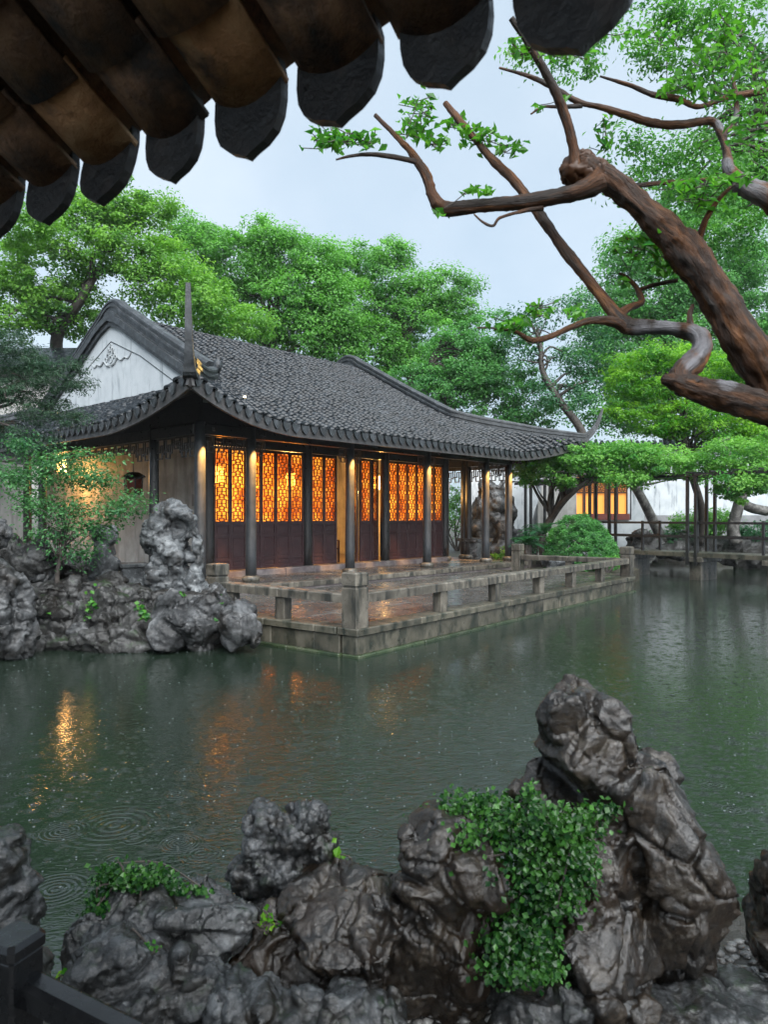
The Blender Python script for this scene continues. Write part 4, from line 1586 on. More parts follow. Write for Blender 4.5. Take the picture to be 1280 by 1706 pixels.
L_FRESH = leaf_mat('fresh leaf', (.040, .165, .026), (.225, .450, .060), .5)
L_MID = leaf_mat('mid green leaf', (.030, .140, .028), (.165, .410, .072), .5)
L_DARK = leaf_mat('dark evergreen leaf', (0.0112, 0.0672, 0.0291), (0.047, 0.168, 0.0672), .4)
L_BLUE = leaf_mat('cool green leaf', (.026, .130, .036), (.135, .370, .092), .5)
L_BRIGHT = leaf_mat('lime green leaf', (.050, .215, .018), (.235, .460, .034), .55)
L_WIST = leaf_mat('wisteria leaf', (0.0338, 0.1885, 0.0325), (0.195, 0.42, 0.078), .5)
L_SHRUB = leaf_mat('shrub leaf', (.018, .090, .034), (.095, .250, .085), .45)
L_BUSH = leaf_mat('clipped bush leaf', (.018, .105, .024), (.085, .280, .060), .4)
L_IVY = leaf_mat('wet ivy leaf', (.006, .036, .008), (.062, .185, .030), .35, .25)
L_NEAR = leaf_mat('near leaf', (0.0208, 0.1235, 0.0182), (0.1105, 0.312, 0.0338), .5, .3)
L_JUN = leaf_mat('juniper needle', (0.0134, 0.0448, 0.0246), (0.0504, 0.1064, 0.056), .25)

GT = 'tall trees behind the hall'
tree('broadleaf_tree', 'broad fresh green tree with a forked trunk rising beyond the white gable', 'tree', 31,
     [(70, 455, 85, 70), (150, 400, 80, 62), (225, 400, 70, 66), (200, 345, 60, 44), (40, 375, 55, 40, -2), (270, 470, 70, 60), (110, 510, 80, 45, 1), (20, 510, 60, 60), (330, 510, 70, 50), (390, 545, 60, 34), (160, 330, 45, 30), (255, 350, 36, 30)],
     [(100, 790, 2, .34), (98, 640, 2, .3), (95, 560, 1, .26), (130, 505, 0, .2), (170, 440, 0, .12)], L_FRESH, .16, 2.1, 92, .62, 101, group=GT, nlimb=22)
tree('broadleaf_tree', 'rounded mid green tree rising over the middle of the hall ridge', 'tree', 37,
     [(400, 440, 80, 62), (470, 430, 70, 56), (520, 480, 70, 60), (450, 520, 90, 60), (370, 500, 60, 60), (560, 560, 60, 50), (350, 400, 40, 30), (440, 395, 46, 26), (500, 560, 80, 50), (320, 430, 56, 60), (300, 390, 44, 34), (560, 520, 60, 60), (540, 440, 50, 40)],
     [(450, 760, 1, .36), (450, 640, 0, .32), (455, 540, 0, .24), (470, 470, 0, .12)], L_MID, .17, 1.9, 92, .70, 111, group=GT, tint=(.3, 1.0), nlimb=18)
tree('broadleaf_tree', 'tall airy tree with a ragged top above the end of the hall ridge', 'tree', 39,
     [(640, 460, 62, 50), (600, 520, 62, 54), (680, 500, 60, 50), (730, 490, 54, 40), (760, 520, 50, 40), (690, 560, 84, 60), (620, 590, 70, 50), (650, 425, 40, 30), (775, 480, 26, 22), (720, 610, 90, 50), (560, 470, 46, 46), (600, 430, 26, 22)],
     [(700, 780, 1, .36), (690, 660, 0, .3), (675, 580, 0, .24), (650, 500, 0, .12)], L_MID, .17, 1.8, 86, .66, 121, group=GT, gap=.12, tint=(.15, .95), nlimb=22)
tree('broadleaf_tree', 'spreading cool green tree with long dark limbs behind the upswept corner', 'tree', 35,
     [(770, 590, 70, 44), (820, 560, 60, 40), (840, 640, 80, 44), (760, 650, 70, 36), (890, 690, 70, 30), (690, 640, 50, 34), (830, 700, 70, 30), (790, 620, 90, 40)],
     [(800, 800, 1, .3), (770, 720, 0, .26), (740, 660, 0, .22), (720, 600, 0, .16), (760, 560, 0, .1)], L_BLUE, .15, 2.2, 86, .58, 131, group=GT, gap=.1, nlimb=24)
tree('bare_limbed_tree', 'thin dark tree with crooked bare limbs and sparse leaves by the yellow green tree', 'tree', 33,
     [(905, 525, 60, 26), (960, 510, 40, 22), (880, 580, 40, 26), (950, 590, 44, 40), (985, 640, 50, 44), (920, 660, 60, 30), (1000, 560, 40, 50), (870, 540, 36, 22)],
     [(985, 790, 0, .2), (970, 720, 0, .19), (935, 670, 0, .16), (905, 620, 0, .13), (900, 570, 0, .09), (880, 530, 0, .05)], L_DARK, .15, 1.1, 46, .7, 141, nlimb=34, shell=.2)
tree('evergreen_tree', 'big dense dark green tree filling the space behind the crooked branch', 'tree', 40,
     [(1010, 520, 60, 60), (1080, 480, 90, 80), (1180, 440, 100, 100), (1260, 480, 80, 120), (1100, 570, 100, 70), (1200, 590, 110, 80), (1040, 610, 70, 70), (1290, 620, 80, 80), (1060, 420, 60, 40), (980, 600, 40, 50), (1130, 680, 120, 50), (1250, 700, 90, 50), (1010, 680, 60, 40), (1200, 310, 80, 60), (1280, 260, 80, 90), (1130, 350, 60, 50)],
     [(1120, 800, 1, .4), (1115, 700, 0, .36), (1110, 600, 0, .3), (1120, 500, 0, .2)], L_BLUE, .19, 1.4, 84, .78, 151, group=GT, tint=(.2, 1.0))
tree('layered_tree', 'bright yellow green tree in flat layers above the wisteria pergola', 'tree', 27,
     [(1060, 605, 46, 26), (1110, 590, 50, 26), (1040, 640, 36, 24), (1090, 650, 60, 20), (1060, 690, 54, 18), (1140, 640, 50, 22), (1180, 610, 50, 24), (1150, 690, 70, 20), (1230, 660, 60, 24), (1250, 610, 50, 40), (1110, 715, 50, 14), (1200, 715, 60, 18), (1270, 720, 50, 24)],
     [(1165, 905, 3, .16), (1170, 850, 2, .15), (1150, 780, 1, .13), (1140, 720, 0, .11), (1150, 650, 0, .07)], L_BRIGHT, .12, 3.2, 84, .42, 161, depth=1.3, flatten=.45, nlimb=26, tint=(.0, 1.0))
# leaf curtain high on the other side of the pond
tree('overhanging_tree', 'small leaved tree whose sprays hang down from above over the crooked branch', 'tree', 13,
     [(1110, 30, 80, 34), (1200, 20, 80, 40), (1260, 90, 60, 60), (1170, 110, 70, 36), (1080, 90, 50, 22), (1230, 190, 60, 40), (1180, 240, 60, 40), (1110, 260, 50, 34), (1270, 280, 50, 50), (1180, 310, 80, 40), (1060, 300, 40, 24), (960, 100, 50, 24), (1000, 60, 36, 20), (1250, 380, 60, 50), (1090, 400, 60, 36), (1180, 400, 60, 40), (880, 95, 30, 18), (1050, 240, 40, 26)],
     [(1480, 900, 0, .2), (1460, 500, 0, .17), (1400, 300, 0, .12), (1290, 190, 0, .07), (1200, 200, 0, .04)], L_MID, .10, 6.5, 34, .36, 171, depth=1.4, tint=(.0, .8), aspect=.42, droop=.9, nlimb=40, gap=.15, shell=.1)

# ---------------------------------------------------------------- small trees and shrubs of the rockery
tree('leafy_shrub', 'loose light green shrub with thin dark stems growing among the rockery stones', 'shrub', 12.5,
     [(60, 790, 50, 26), (110, 770, 46, 22), (130, 800, 44, 18), (170, 800, 40, 14), (190, 850, 50, 16), (225, 835, 30, 12), (60, 840, 44, 22), (110, 850, 44, 20), (150, 880, 40, 18), (20, 800, 30, 26), (80, 890, 40, 18), (130, 920, 34, 14), (180, 765, 24, 6), (40, 740, 30, 14)],
     [(97, 1000, 0, .045), (95, 960, 0, .04), (100, 930, 0, .035), (108, 890, 0, .028), (100, 840, 0, .02)], L_SHRUB, .072, 16, 26, .30, 181, depth=1.5, flatten=.75, nlimb=36, tint=(.0, 1.0), shell=.1, aspect=.5)
tree('juniper_tree', 'dark juniper with spreading feathery sprays leaning before the white gable', 'tree', 15.2,
     [(20, 580, 50, 40), (70, 610, 50, 34), (100, 640, 50, 20), (140, 640, 30, 10), (30, 660, 50, 34), (80, 690, 50, 30), (20, 720, 44, 34), (120, 700, 30, 16), (-20, 620, 50, 70), (60, 740, 40, 22), (130, 610, 22, 14)],
     [(-60, 900, 0, .12), (-50, 800, 0, .11), (-30, 710, 0, .09), (0, 660, 0, .07), (40, 630, 0, .04)], L_JUN, .085, 10, 60, .24, 191, depth=1.2, flatten=.5, aspect=.22, nlimb=26, shell=.15)

# ---------------------------------------------------------------- ivy and weeds
def creeper(name, label, px, Y, n, leaf, mat, seed, spread=.05):
    r = np.random.default_rng(seed)
    pos, nb = [], []
    w = np.array([b[2] * b[3] for b in px], float)
    for i in r.choice(len(px), n, p=w / w.sum()):
        u, v, ru, rv, dy, rd = px[i]
        q = r.normal(size=3)
        q *= .52
        y = Y + dy + q[1] * rd
        pos.append(P(u + q[0] * ru, v + q[2] * rv, y))
        nb.append((q[0] * .4, -.5 + q[1] * .3, .7))
    t = np.clip(.38 + .45 * fbm(np.array(pos) * 7, 2, seed) + .24 * r.normal(size=n), 0, 1)
    T = thing(name, label, 'plant', np.mean(pos, 0))
    obj('foliage', leaf_mesh('foliage', np.array(pos), np.array(nb), leaf, mat, t, .3, .85), T)
    mb = MB()
    for k in range(14):
        a = np.array(pos[r.integers(n)])
        b = np.array(pos[r.integers(n)])
        if np.linalg.norm(a - b) > .45:
            b = a + (b - a) * .45 / np.linalg.norm(a - b)
        m = (a + b) / 2 + r.normal(size=3) * .03
        mb.tube(smooth_path([a, m, b], 4), .004, 5)
    mb.obj('stem', M_BARK, T)
    return T


creeper('ivy', 'thick green ivy spilling between the squat boulder and the tall pointed rock',
        [(780, 1350, 60, 26, .25, .10), (840, 1380, 60, 40, .12, .12), (740, 1365, 40, 16, .25, .06), (900, 1390, 60, 44, -.05, .1), (960, 1380, 46, 36, -.12, .08), (900, 1460, 60, 46, -.08, .1), (870, 1520, 46, 60, -.05, .1), (930, 1500, 40, 40, -.16, .06),
         (850, 1590, 50, 46, -.12, .1), (900, 1580, 36, 40, -.2, .08), (880, 1625, 60, 18, -.25, .08), (1010, 1350, 24, 14, -.14, .05), (885, 1330, 14, 26, .05, .05), (800, 1405, 50, 36, .08, .1), (965, 1445, 36, 40, -.16, .07), (820, 1340, 40, 16, .2, .08), (840, 1470, 30, 40, .05, .08)], 2.84, 8500, .025, L_IVY, 201)
creeper('ivy', 'small green ivy creeping over the broad craggy grey rock',
        [(200, 1470, 40, 26, .10, .08), (250, 1465, 40, 18, .1, .07), (310, 1485, 40, 10, .1, .05), (165, 1520, 24, 26, .05, .06), (150, 1560, 16, 16, .05, .05), (180, 1455, 20, 14, .1, .05)], 2.84, 2300, .024, L_IVY, 203)
for i, (u, v, Y, lab) in enumerate(((440, 1530, 2.9, 'small bright green weed sprouting in the dark hollow of the rocks'), (562, 1425, 3.2, 'single bright green sprig beside the pale pitted stone'), (105, 1640, 2.6, 'small bright green weed at the foot of the black railing'),
                                    (365, 1015, 11.6, 'tuft of bright green grass between the rockery and the terrace'), (60, 1010, 12.0, 'patch of fern growing in the rockery under the shrub'), (240, 1580, 2.75, 'patch of moss weed on the broad craggy grey rock'), (150, 1010, 11.8, 'fern tuft on the craggy boulder in the middle of the rockery'), (235, 1015, 11.9, 'fern tuft beside the large sloping boulder of the rockery'), (20, 1000, 11.2, 'fern tuft growing behind the smooth grey boulder'), (300, 1000, 12.0, 'fern tuft at the foot of the tall pale lake stone'))):
    k = Y / F
    creeper('weed', lab, [(u, v, 9, 20, 0, 8 * k), (u + 6, v + 14, 16, 9, 0, 8 * k)] if i != 5 else [(u, v, 22, 10, -.1, .05)], Y, 26 if i < 3 else 70, (16 if i < 3 else 9) * k, (L_NEAR if i > 2 else L_BRIGHT), 210 + i)
# ---------------------------------------------------------------- garden beyond the hall
# far white wall with its grey plinth and tiled coping
WALLY = 36.5
FW = thing('garden_wall', 'long white garden wall with grey plinth and dark tiled coping behind the bridge', 'wall', (14, WALLY, .38))
MB().box((8.6, WALLY, .3), (40, WALLY + .3, 2.22)).obj('plinth', surf('grey plinth', [(.10, .105, .11), (.16, .165, .17), (.22, .225, .23)], 1.5, (.5, .8), ((12, .4, .02),)), FW)
MB().box((8.6, WALLY + .03, 2.221), (40, WALLY + .28, 5.6)).obj('plaster', M_PLASTER, FW)
mb = MB()
for i, x in enumerate(np.arange(8.4, 40, .3)):
    mb.tube([(x, WALLY - .32, 5.62), (x, WALLY + .15, 5.95), (x, WALLY + .62, 5.62)], .1, 6, None, True, random.random())
mb.box((8.4, WALLY - .3, 5.601), (40, WALLY + .6, 5.68))
mb.obj('coping_tiles', M_TILE, FW)

# lit pavilion wing with window bays
PV = thing('window_pavilion', 'low white pavilion with a row of glowing timber windows behind the clipped bush', 'pavilion', (9, 33, .4))
px0, px1, py = 7.2, 11.35, 33.0
MB().box((px0, py, .3), (px1, py + .25, 2.0)).obj('wall', M_PLASTER, PV)
MB().box((px0 - .2, py - .08, 2.001), (px1 - .1, py + .3, 2.28)).obj('window_sill', surf('red sill timber', [(.10, .022, .018), (.16, .04, .03)], 4), PV)
MB().box((px1, py, .3), (px1 + .6, py + .2, 4.6)).obj('wall', M_PLASTER, PV)
MB().box((px0 - 3.2, py + .02, .3), (px0 - .01, py + .22, 4.6)).obj('wall', M_PLASTER, PV)
MB().box((px0 - 3.2, py - .4, 4.61), (px1 + .8, py + 3.2, 4.9)).obj('roof', M_TILE, PV)
M_WIN = glow('lit window glass', (1.0, .38, .07), .085)
M_BROWN = surf('brown window timber', [(.05, .02, .012), (.09, .035, .02)], 5)
k = 0
for x in np.arange(px0, px1 - .25, .5):
    w_ = MB().box((x, py + .0, 2.281), (x + .055, py + .12, 4.05)).box((x + .425, py + .0, 2.281), (x + .48, py + .12, 4.05)).box((x + .055, py + .01, 3.95), (x + .425, py + .11, 4.05)).box((x + .055, py + .01, 3.22), (x + .425, py + .11, 3.28)).obj('window', M_BROWN, PV)
    MB().box((x + .05, py + .07, 2.281), (x + .43, py + .08, 3.96)).obj('pane', M_WIN, w_)
    mb = MB()
    lattice_boxes(mb, .38, 3.3, 3.94, -.02, .02, .014)
    obj('lattice', mb.mesh('lattice', M_BROWN), w_, Matrix.Translation((x + .24, py + .03, 0)))

# the low bridge and the pergola over it
BG = thing('low_bridge', 'low stone slab bridge with thin dark rails crossing the far water', 'bridge', (10.9, 25.2, 0))
b0, b1 = np.array([9.0, 28.2]), np.array([13.8, 21.6])
bd = (b1 - b0) / np.linalg.norm(b1 - b0)
bn_ = np.array([bd[1], -bd[0]])
fb = lambda a, b_, c: (b0[0] + bd[0] * a + bn_[0] * b_, b0[1] + bd[1] * a + bn_[1] * b_, c)
for i in range(4):
    MB().box((i * 2.6 - 1.2 + .01, -.1, .78), (i * 2.6 + 1.4 - .01, 1.1, .93), fb, .015, random.random()).obj('deck_slab', M_KERB, BG)
for a in (1.4, 4.0, 6.6):
    p_ = MB().box((a - .22, .0, -1.2), (a + .22, 1.0, .62), fb, .02, random.random()).obj('pier', M_GRANITE, BG)
    MB().box((a - .32, -.12, .621), (a + .32, 1.12, .779), fb, .02, random.random()).obj('pier_cap', M_GRANITE, p_)
for y_ in (-.04, 1.04):
    for z_ in (1.45, 1.93):
        MB().box((-1.2, y_ - .035, z_ - .035), (9.2, y_ + .035, z_ + .035), fb).obj('rail', M_DARKWOOD, BG)
    for a in (-.2, 2.0, 4.1, 6.3, 8.4):
        MB().box((a - .035, y_ - .04, .93), (a + .035, y_ + .04, 2.0), fb).obj('rail_post', M_DARKWOOD, BG)
PG = thing('pergola', 'dark timber pergola of paired thin posts carrying the wisteria over the bridge', 'pergola', (10.9, 25.2, .93))
for a in (-3.6, -.28, 3.78, 8.0):
    for da in (0, .30):
        for y_ in (-.10, 1.1):
            MB().box((a + da - .045, y_ - .045, .5), (a + da + .045, y_ + .045, 3.5), fb).obj('post', M_DARKWOOD, PG)
for y_ in (-.10, 1.1):
    MB().box((-4.2, y_ - .05, 3.501), (9.4, y_ + .05, 3.6), fb).obj('beam', M_DARKWOOD, PG)
for a in np.arange(-4, 9.3, .8):
    MB().box((a - .03, -.5, 3.601), (a + .03, 1.5, 3.66), fb).obj('cross_bar', M_DARKWOOD, PG)

tree('wisteria', 'thick light green wisteria spread flat over the pergola with a twisted trunk', 'vine', 25.5,
     [(900, 778, 40, 20, 1), (950, 765, 50, 26, 1), (1000, 770, 50, 26, 1), (1060, 775, 50, 24, .5), (1110, 772, 50, 26, 0), (1160, 775, 46, 24, 0), (1040, 752, 60, 14, 1), (960, 748, 40, 12, 1), (880, 790, 26, 16, 1), (930, 800, 30, 14, 1), (1040, 800, 40, 12, 0), (1220, 760, 50, 30, -1), (1260, 790, 40, 34, -2), (1230, 810, 46, 26, -2), (1280, 750, 40, 30, -2)],
     [(885, 935, 2, .16), (898, 900, 2, .15), (915, 870, 2, .14), (935, 840, 1.5, .13), (960, 815, 1, .11), (1000, 785, 1, .08)], L_WIST, .12, 4.6, 66, .36, 301, depth=1.7, flatten=.55, nlimb=26, tint=(.1, 1.0), droop=.4)
# leaning trunks behind the bridge
M_SPECK = surf('speckled bark', [(.02, .018, .016), (.06, .056, .05), (.13, .125, .115)], 4, (.5, .8), ((14, .6, .03),), (.38, .62))


def bare_trunk(name, label, Y, pts, bark, extra=()):
    T = thing(name, label, 'tree', P(pts[0][0], pts[0][1], Y))
    mb = MB()
    for pl in (pts, *extra):
        sp = smooth_path([np.array([*P(u, v, Y), r_]) for u, v, r_ in pl], 6)
        mb.tube(sp[:, :3], sp[:, 3], 10)
    mb.obj('trunk', bark, T, True)


bare_trunk('leaning_tree', 'leaning speckled tree trunk between the window pavilion and the white wall', 31,
           [(1106, 905, .22), (1090, 870, .21), (1070, 830, .19), (1052, 800, .17), (1040, 780, .12), (1034, 768, .08)], M_SPECK, ([(1058, 808, .06), (1085, 806, .05), (1110, 800, .03), (1140, 790, .02)],))
bare_trunk('leaning_tree', 'thick pale tree trunk on the bank beside the white wall', 29.5,
           [(1228, 905, .26), (1222, 880, .24), (1232, 840, .22), (1240, 800, .2), (1200, 740, .15), (1160, 700, .1)], M_SPECK,
           ([(1280, 852, .2), (1250, 845, .2), (1225, 828, .17), (1205, 815, .1)], [(1290, 770, .3), (1262, 790, .3), (1262, 755, .25), (1235, 730, .2), (1200, 735, .18), (1160, 720, .14)]))

# clipped bush
bp = P(966, 905, 24.3)
CB = thing('clipped_bush', 'dense clipped dome shaped green bush in the bed at the end of the terrace', 'bush', (bp[0], bp[1], .4))
bl = [(bp[0], bp[1], .74, 1.16, 1.15, 1.5), (bp[0] + .1, bp[1], .66, 1.2, 1.15, 1.2)]
crown('foliage', bl, L_BUSH, .062, 34, 60, .14, CB, 311, ragged=.06, shell=.88, up=.5, tint=(.0, 1.0), flatten=.8)
MB().tube([(bp[0], bp[1], .3), (bp[0], bp[1], 1.4)], .12, 8).obj('stem', M_BARK, CB)


def shrub(name, label, u, v, Y, ru, rv, mat, leaf, n, seed, per=8, cr=.25, **kw):
    p = P(u, v, Y)
    T = thing(name, label, 'shrub', (p[0], p[1], .38))
    rx, rz = ru / F * Y, rv / F * Y
    o, C = crown('foliage', [(p[0], p[1], p[2], rx, rx * .9, rz), (p[0] + rx * .3, p[1], p[2] + rz * .3, rx * .6, rx * .6, rz * .6), (p[0] - rx * .4, p[1], p[2] - rz * .1, rx * .5, rx * .5, rz * .6)], mat, leaf, per, n, cr, T, seed, **kw)
    mb = MB()
    limbs(mb, (p[0], p[1], .3), list(C[:: max(1, len(C) // 10)][:10]), .05, seed)
    mb.obj('stem', M_BARK, T)


shrub('bank_shrub', 'loose green shrub on the rocky bank in front of the white wall', 1175, 872, 31, 60, 24, L_MID, .13, 50, 321, 3, .5)
shrub('bank_shrub', 'dark low shrub under the leaning speckled trunk', 1120, 895, 31.5, 50, 14, L_DARK, .13, 44, 323, 3, .4)
shrub('bank_shrub', 'dark shrub hanging over the water at the end of the low bridge', 1270, 890, 30, 50, 22, L_DARK, .13, 50, 325, 3, .4)
shrub('bank_shrub', 'dark green shrub in the bed between the lake stone and the clipped bush', 885, 900, 27.5, 24, 22, L_DARK, .10, 50, 327, 5, .3)
shrub('bank_shrub', 'green shrub seen through the side veranda behind the pale planter', 762, 850, 37, 24, 44, L_MID, .13, 50, 329, 3, .5)
shrub('bank_shrub', 'low green plant at the foot of the side veranda behind the bench', 850, 925, 26.5, 30, 12, L_MID, .08, 40, 331, 8, .2)
shrub('bank_shrub', 'low green plant between the terrace bench and the clipped bush', 1010, 935, 22.6, 30, 8, L_MID, .07, 30, 333, 8, .18)


# sago palms in the bed
def sago(label, u, v, Y, r_, seed):
    rr = np.random.default_rng(seed)
    p = P(u, v, Y)
    T = thing('sago_palm', label, 'palm', (p[0], p[1], .38))
    MB().tube([(p[0], p[1], .3), (p[0], p[1], p[2])], .14, 8).obj('trunk', M_BARK, T)
    for i in range(16):
        q = i / 16 * 2 * math.pi + rr.uniform(-.2, .2)
        el = rr.uniform(.3, 1.2)
        pts = [np.array([p[0] + math.cos(q) * s * r_ * math.cos(el * (1 - .3 * s)), p[1] + math.sin(q) * s * r_ * math.cos(el * (1 - .3 * s)), p[2] + r_ * (s * math.sin(el) - .55 * s * s)]) for s in np.linspace(0, 1, 7)]
        pts = np.array(pts)
        mb = MB()
        mb.tube(pts, np.linspace(.014, .004, 7), 4)
        sp = smooth_path(pts, 4)
        for k in range(3, len(sp) - 1):
            t = sp[k + 1] - sp[k]
            t /= np.linalg.norm(t)
            s_ = np.cross(t, (0, 0, 1))
            s_ /= np.linalg.norm(s_) + 1e-9
            l = .2 * math.sin(math.pi * min(1, (k + 2) / len(sp))) + .05
            for sg in (-1, 1):
                a = sp[k]
                mb.add([a - t * .015, a + t * .015, a + sg * s_ * l + t * l * .5 + (0, 0, .03)], [(0, 1, 2)], .5)
        mb.obj('frond', L_DARK, T)


sago('sago palm with arching fronds under the twisted wisteria trunk', 905, 890, 25.6, 1.0, 1)
sago('small sago palm with arching fronds beside the terrace end post', 880, 908, 24.9, .8, 2)

# lake stone with white wall behind the side veranda
rock('lake_stone', 'tall grey lake stone full of holes before the curved white wall', 29.5,
     [(812, 815, 18, 14), (826, 835, 16, 22), (800, 845, 14, 26), (838, 815, 8, 18), (812, 870, 24, 24), (835, 885, 22, 26), (795, 885, 18, 26), (820, 915, 40, 24), (848, 850, 8, 30), (855, 900, 20, 20)], M_TAIHU2, .07, .24, 1.1, 'worn', 341)
WW = thing('curved_wall', 'white plaster wall with a sloping edge behind the tall grey lake stone', 'wall', (5, 31.5, .38))
pl = [(P(u, v, 31.5)[0], max(.3, P(u, v, 31.5)[2])) for u, v in ((782, 930), (782, 780), (905, 780), (902, 820), (892, 850), (884, 880), (882, 930))]
n = len(pl)
v = [(x, 31.5, z) for x, z in pl] + [(x, 31.8, z) for x, z in pl]
obj('plaster', mesh('plaster', v, [tuple(range(n)), tuple(range(2 * n - 1, n - 1, -1))] + [((i + 1) % n, i, n + i, n + (i + 1) % n) for i in range(n)], M_PLASTER), WW)
v = [P(u, vv, 31.2) for u, vv in ((905, 790), (960, 790), (960, 925), (905, 925))]
MB().box((v[0][0], 32.2, .3), (v[1][0] + .3, 32.5, v[0][2])).obj('plaster', M_PLASTER2, WW)
p = P(792, 935, 27.2)
OP = thing('octagonal_planter', 'pale octagonal stone planter standing in the side veranda', 'planter', (p[0], p[1], .45))
mb = MB().tube([(p[0], p[1], z) for z in (.45, .62, .66, 1.22)], [.62, .62, .56, .60], 8)
mb.obj('body', M_TAIHU, OP)
MB().tube([(p[0], p[1], z) for z in (1.221, 1.34)], [.68, .70], 8).obj('rim', M_TAIHU, OP)
GS = 'rocks along the far bank'
for i, (u, v, ru, rv, Y, lab) in enumerate(((1080, 905, 34, 16, 31, 'low bank rock under the leaning speckled trunk'), (1130, 912, 40, 16, 30.6, 'low bank rock below the loose green shrub'), (1185, 908, 34, 18, 30.8, 'pale bank rock behind the bridge pier'),
                                            (1235, 915, 34, 20, 30.2, 'dark bank rock below the thick pale trunk'), (1280, 925, 44, 24, 29.6, 'dark bank rock at the end of the low bridge'), (1060, 925, 26, 14, 30, 'dark bank rock beside the window pavilion'), (940, 938, 26, 12, 23.4, 'pale rock in the bed behind the terrace bench'))):
    rock('bank_stone', lab, Y, [(u, v, ru, rv), (u - ru * .5, v + rv * .5, ru * .7, rv * .8), (u + ru * .6, v + rv * .4, ru * .6, rv * .8)], M_ROCKP if i != 6 else M_TAIHU, .07, .22, 1.0, 'crag', 350 + i * 3, GS)

# neighbour roof and wall past the gable
NR = thing('neighbour_building', 'grey tiled roof edge of a building behind the white gable', 'building', (-15, 30, .38))
q = P(110, 640, 29)
MB().box((-18, 29.5, .3), (-12.2, 34, 8.4)).obj('wall', M_PLASTER2, NR)
mb = MB()
mb.add([(-18, 28.6, 8.2), (-11.9, 28.6, 8.2), (-11.9, 31.8, 9.6), (-18, 31.8, 9.6), (-18, 28.6, 8.1), (-11.9, 28.6, 8.1), (-11.9, 31.8, 9.4), (-18, 31.8, 9.4)], [(0, 1, 2, 3), (7, 6, 5, 4), (0, 4, 5, 1), (1, 5, 6, 2)])
mb.obj('roof', M_TILE, NR)
SW = thing('side_wall', 'plain grey white wall with a dark corner post past the rockery', 'wall', (-9, 16.5, .38))
a_, b_ = P(-60, 900, 15.2), P(38, 900, 17.6)
dx = (b_ - a_)[:2]
dx /= np.linalg.norm(dx)
fw = lambda x, y, z: (a_[0] + dx[0] * x - dx[1] * y, a_[1] + dx[1] * x + dx[0] * y, z)
L_ = float(np.linalg.norm((b_ - a_)[:2]))
MB().box((-3, 0, .3), (L_, .2, 3.4), fw).obj('plaster', M_PLASTER2, SW)
MB().box((L_ + .002, -.05, .3), (L_ + .2, .2, 3.6), fw).obj('corner_post', M_DARKWOOD, SW)
# ---------------------------------------------------------------- the eave overhead
M_CLAY = surf('lamp-warmed clay tile', [(.10, .058, .038), (.24, .125, .07), (.36, .20, .11)], 11, (.55, .85), ((40, .9, .012), (9, .6, .03)), (.36, .64), tintvar=.45, streak=((.02, .014, .011), (1, 1, 1), 6, .5, .66))  # warm lamp light on the undersides is put into this tile colour
M_BRICK = surf('lamp-warmed sheathing brick', [(.34, .16, .07), (.52, .26, .12), (.62, .36, .19)], 9, (.6, .9), ((40, .9, .012), (9, .6, .03)), (.36, .64), tintvar=.6, streak=((.05, .028, .017), (1, 1, 1), 5, .52, .66))  # lightened red brown in place of lamp light from the pavilion
M_DRIP = surf('dark drip tile', [(.004, .004, .005), (.010, .009, .009), (.03, .022, .018)], 12, (.35, .7), ((40, .6, .008), (14, .5, .02)), (.3, .7))
ER = .78
E0 = np.array([-.944, 2.0, H + ER + .112])
E_A = np.array([.849, -.528, 0])
E_I = np.array([-.528, -.849, 0])
E_SL = .46
E_UP = np.array([0, 0, 1.]) * math.cos(math.atan(E_SL)) - E_I * math.sin(math.atan(E_SL))
E_D = (E_I + np.array([0, 0, E_SL])) / math.hypot(1, E_SL)
PITCH = .247
EAVE = thing('overhanging_eave', 'dark clay tiled eave edge with pointed drip tiles overhead, seen from below', 'eave', E0)


def EV(a, d, h):
    return tuple(E0 + E_A * a + E_D * d + E_UP * h)


def arc_tile(w, sag, l, th, n=8, flip=1):
    """Curved tile along d (0..l), hollow up for flip=1."""
    v, f = [], []
    for (d, hh) in ((0, 0), (l, 0)):
        for k in range(n + 1):
            x = -w + 2 * w * k / n
            z = flip * sag * ((x / w) ** 2)
            v.append((x, d, z))
        for k in range(n + 1):
            x = -w + 2 * w * k / n
            v.append((x * .97, d, flip * sag * ((x / w) ** 2) + th))
    m = n + 1
    for k in range(n):
        f += [(k, k + 1, 2 * m + k + 1, 2 * m + k), (m + k + 1, m + k, 3 * m + k, 3 * m + k + 1), (k + 1, k, m + k, m + k + 1), (2 * m + k, 2 * m + k + 1, 3 * m + k + 1, 3 * m + k)]
    f += [(0, 2 * m, 3 * m, m), (n, m + n, 3 * m + n, 2 * m + n)]
    return v, f


EM = Matrix((Vector(E_A), Vector(E_D), Vector(E_UP))).transposed().to_4x4()
v_, f_ = arc_tile(.102, .034, .235, .014)
PANS = []
for k in range(4):
    PANS.append(mesh('pan_tile', v_, f_, [M_CLAY, M_CLAY, M_BRICK, M_CLAY][k], True, [.15, .5, .5, .8][k] + np.zeros(len(v_))))
v_, f_ = arc_tile(.085, .06, .235, .014, 8, -1)
COVER = mesh('cover_tile', v_, f_, M_CLAY, True, np.full(len(v_), .3))
pts = [(-.100, .085), (-.112, .04), (-.113, -.015), (-.107, -.055), (-.090, -.088), (-.058, -.112), (-.022, -.126), (0, -.138), (.022, -.126), (.058, -.112), (.090, -.088), (.107, -.055), (.113, -.015), (.112, .04), (.100, .085), (.06, .035), (0, .015), (-.06, .035)]
n = len(pts)
dv = [(x, -.012, z) for x, z in pts] + [(x, .012, z) for x, z in pts]
df = [tuple(range(n)), tuple(range(2 * n - 1, n - 1, -1))] + [((i + 1) % n, i, n + i, n + (i + 1) % n) for i in range(n)]
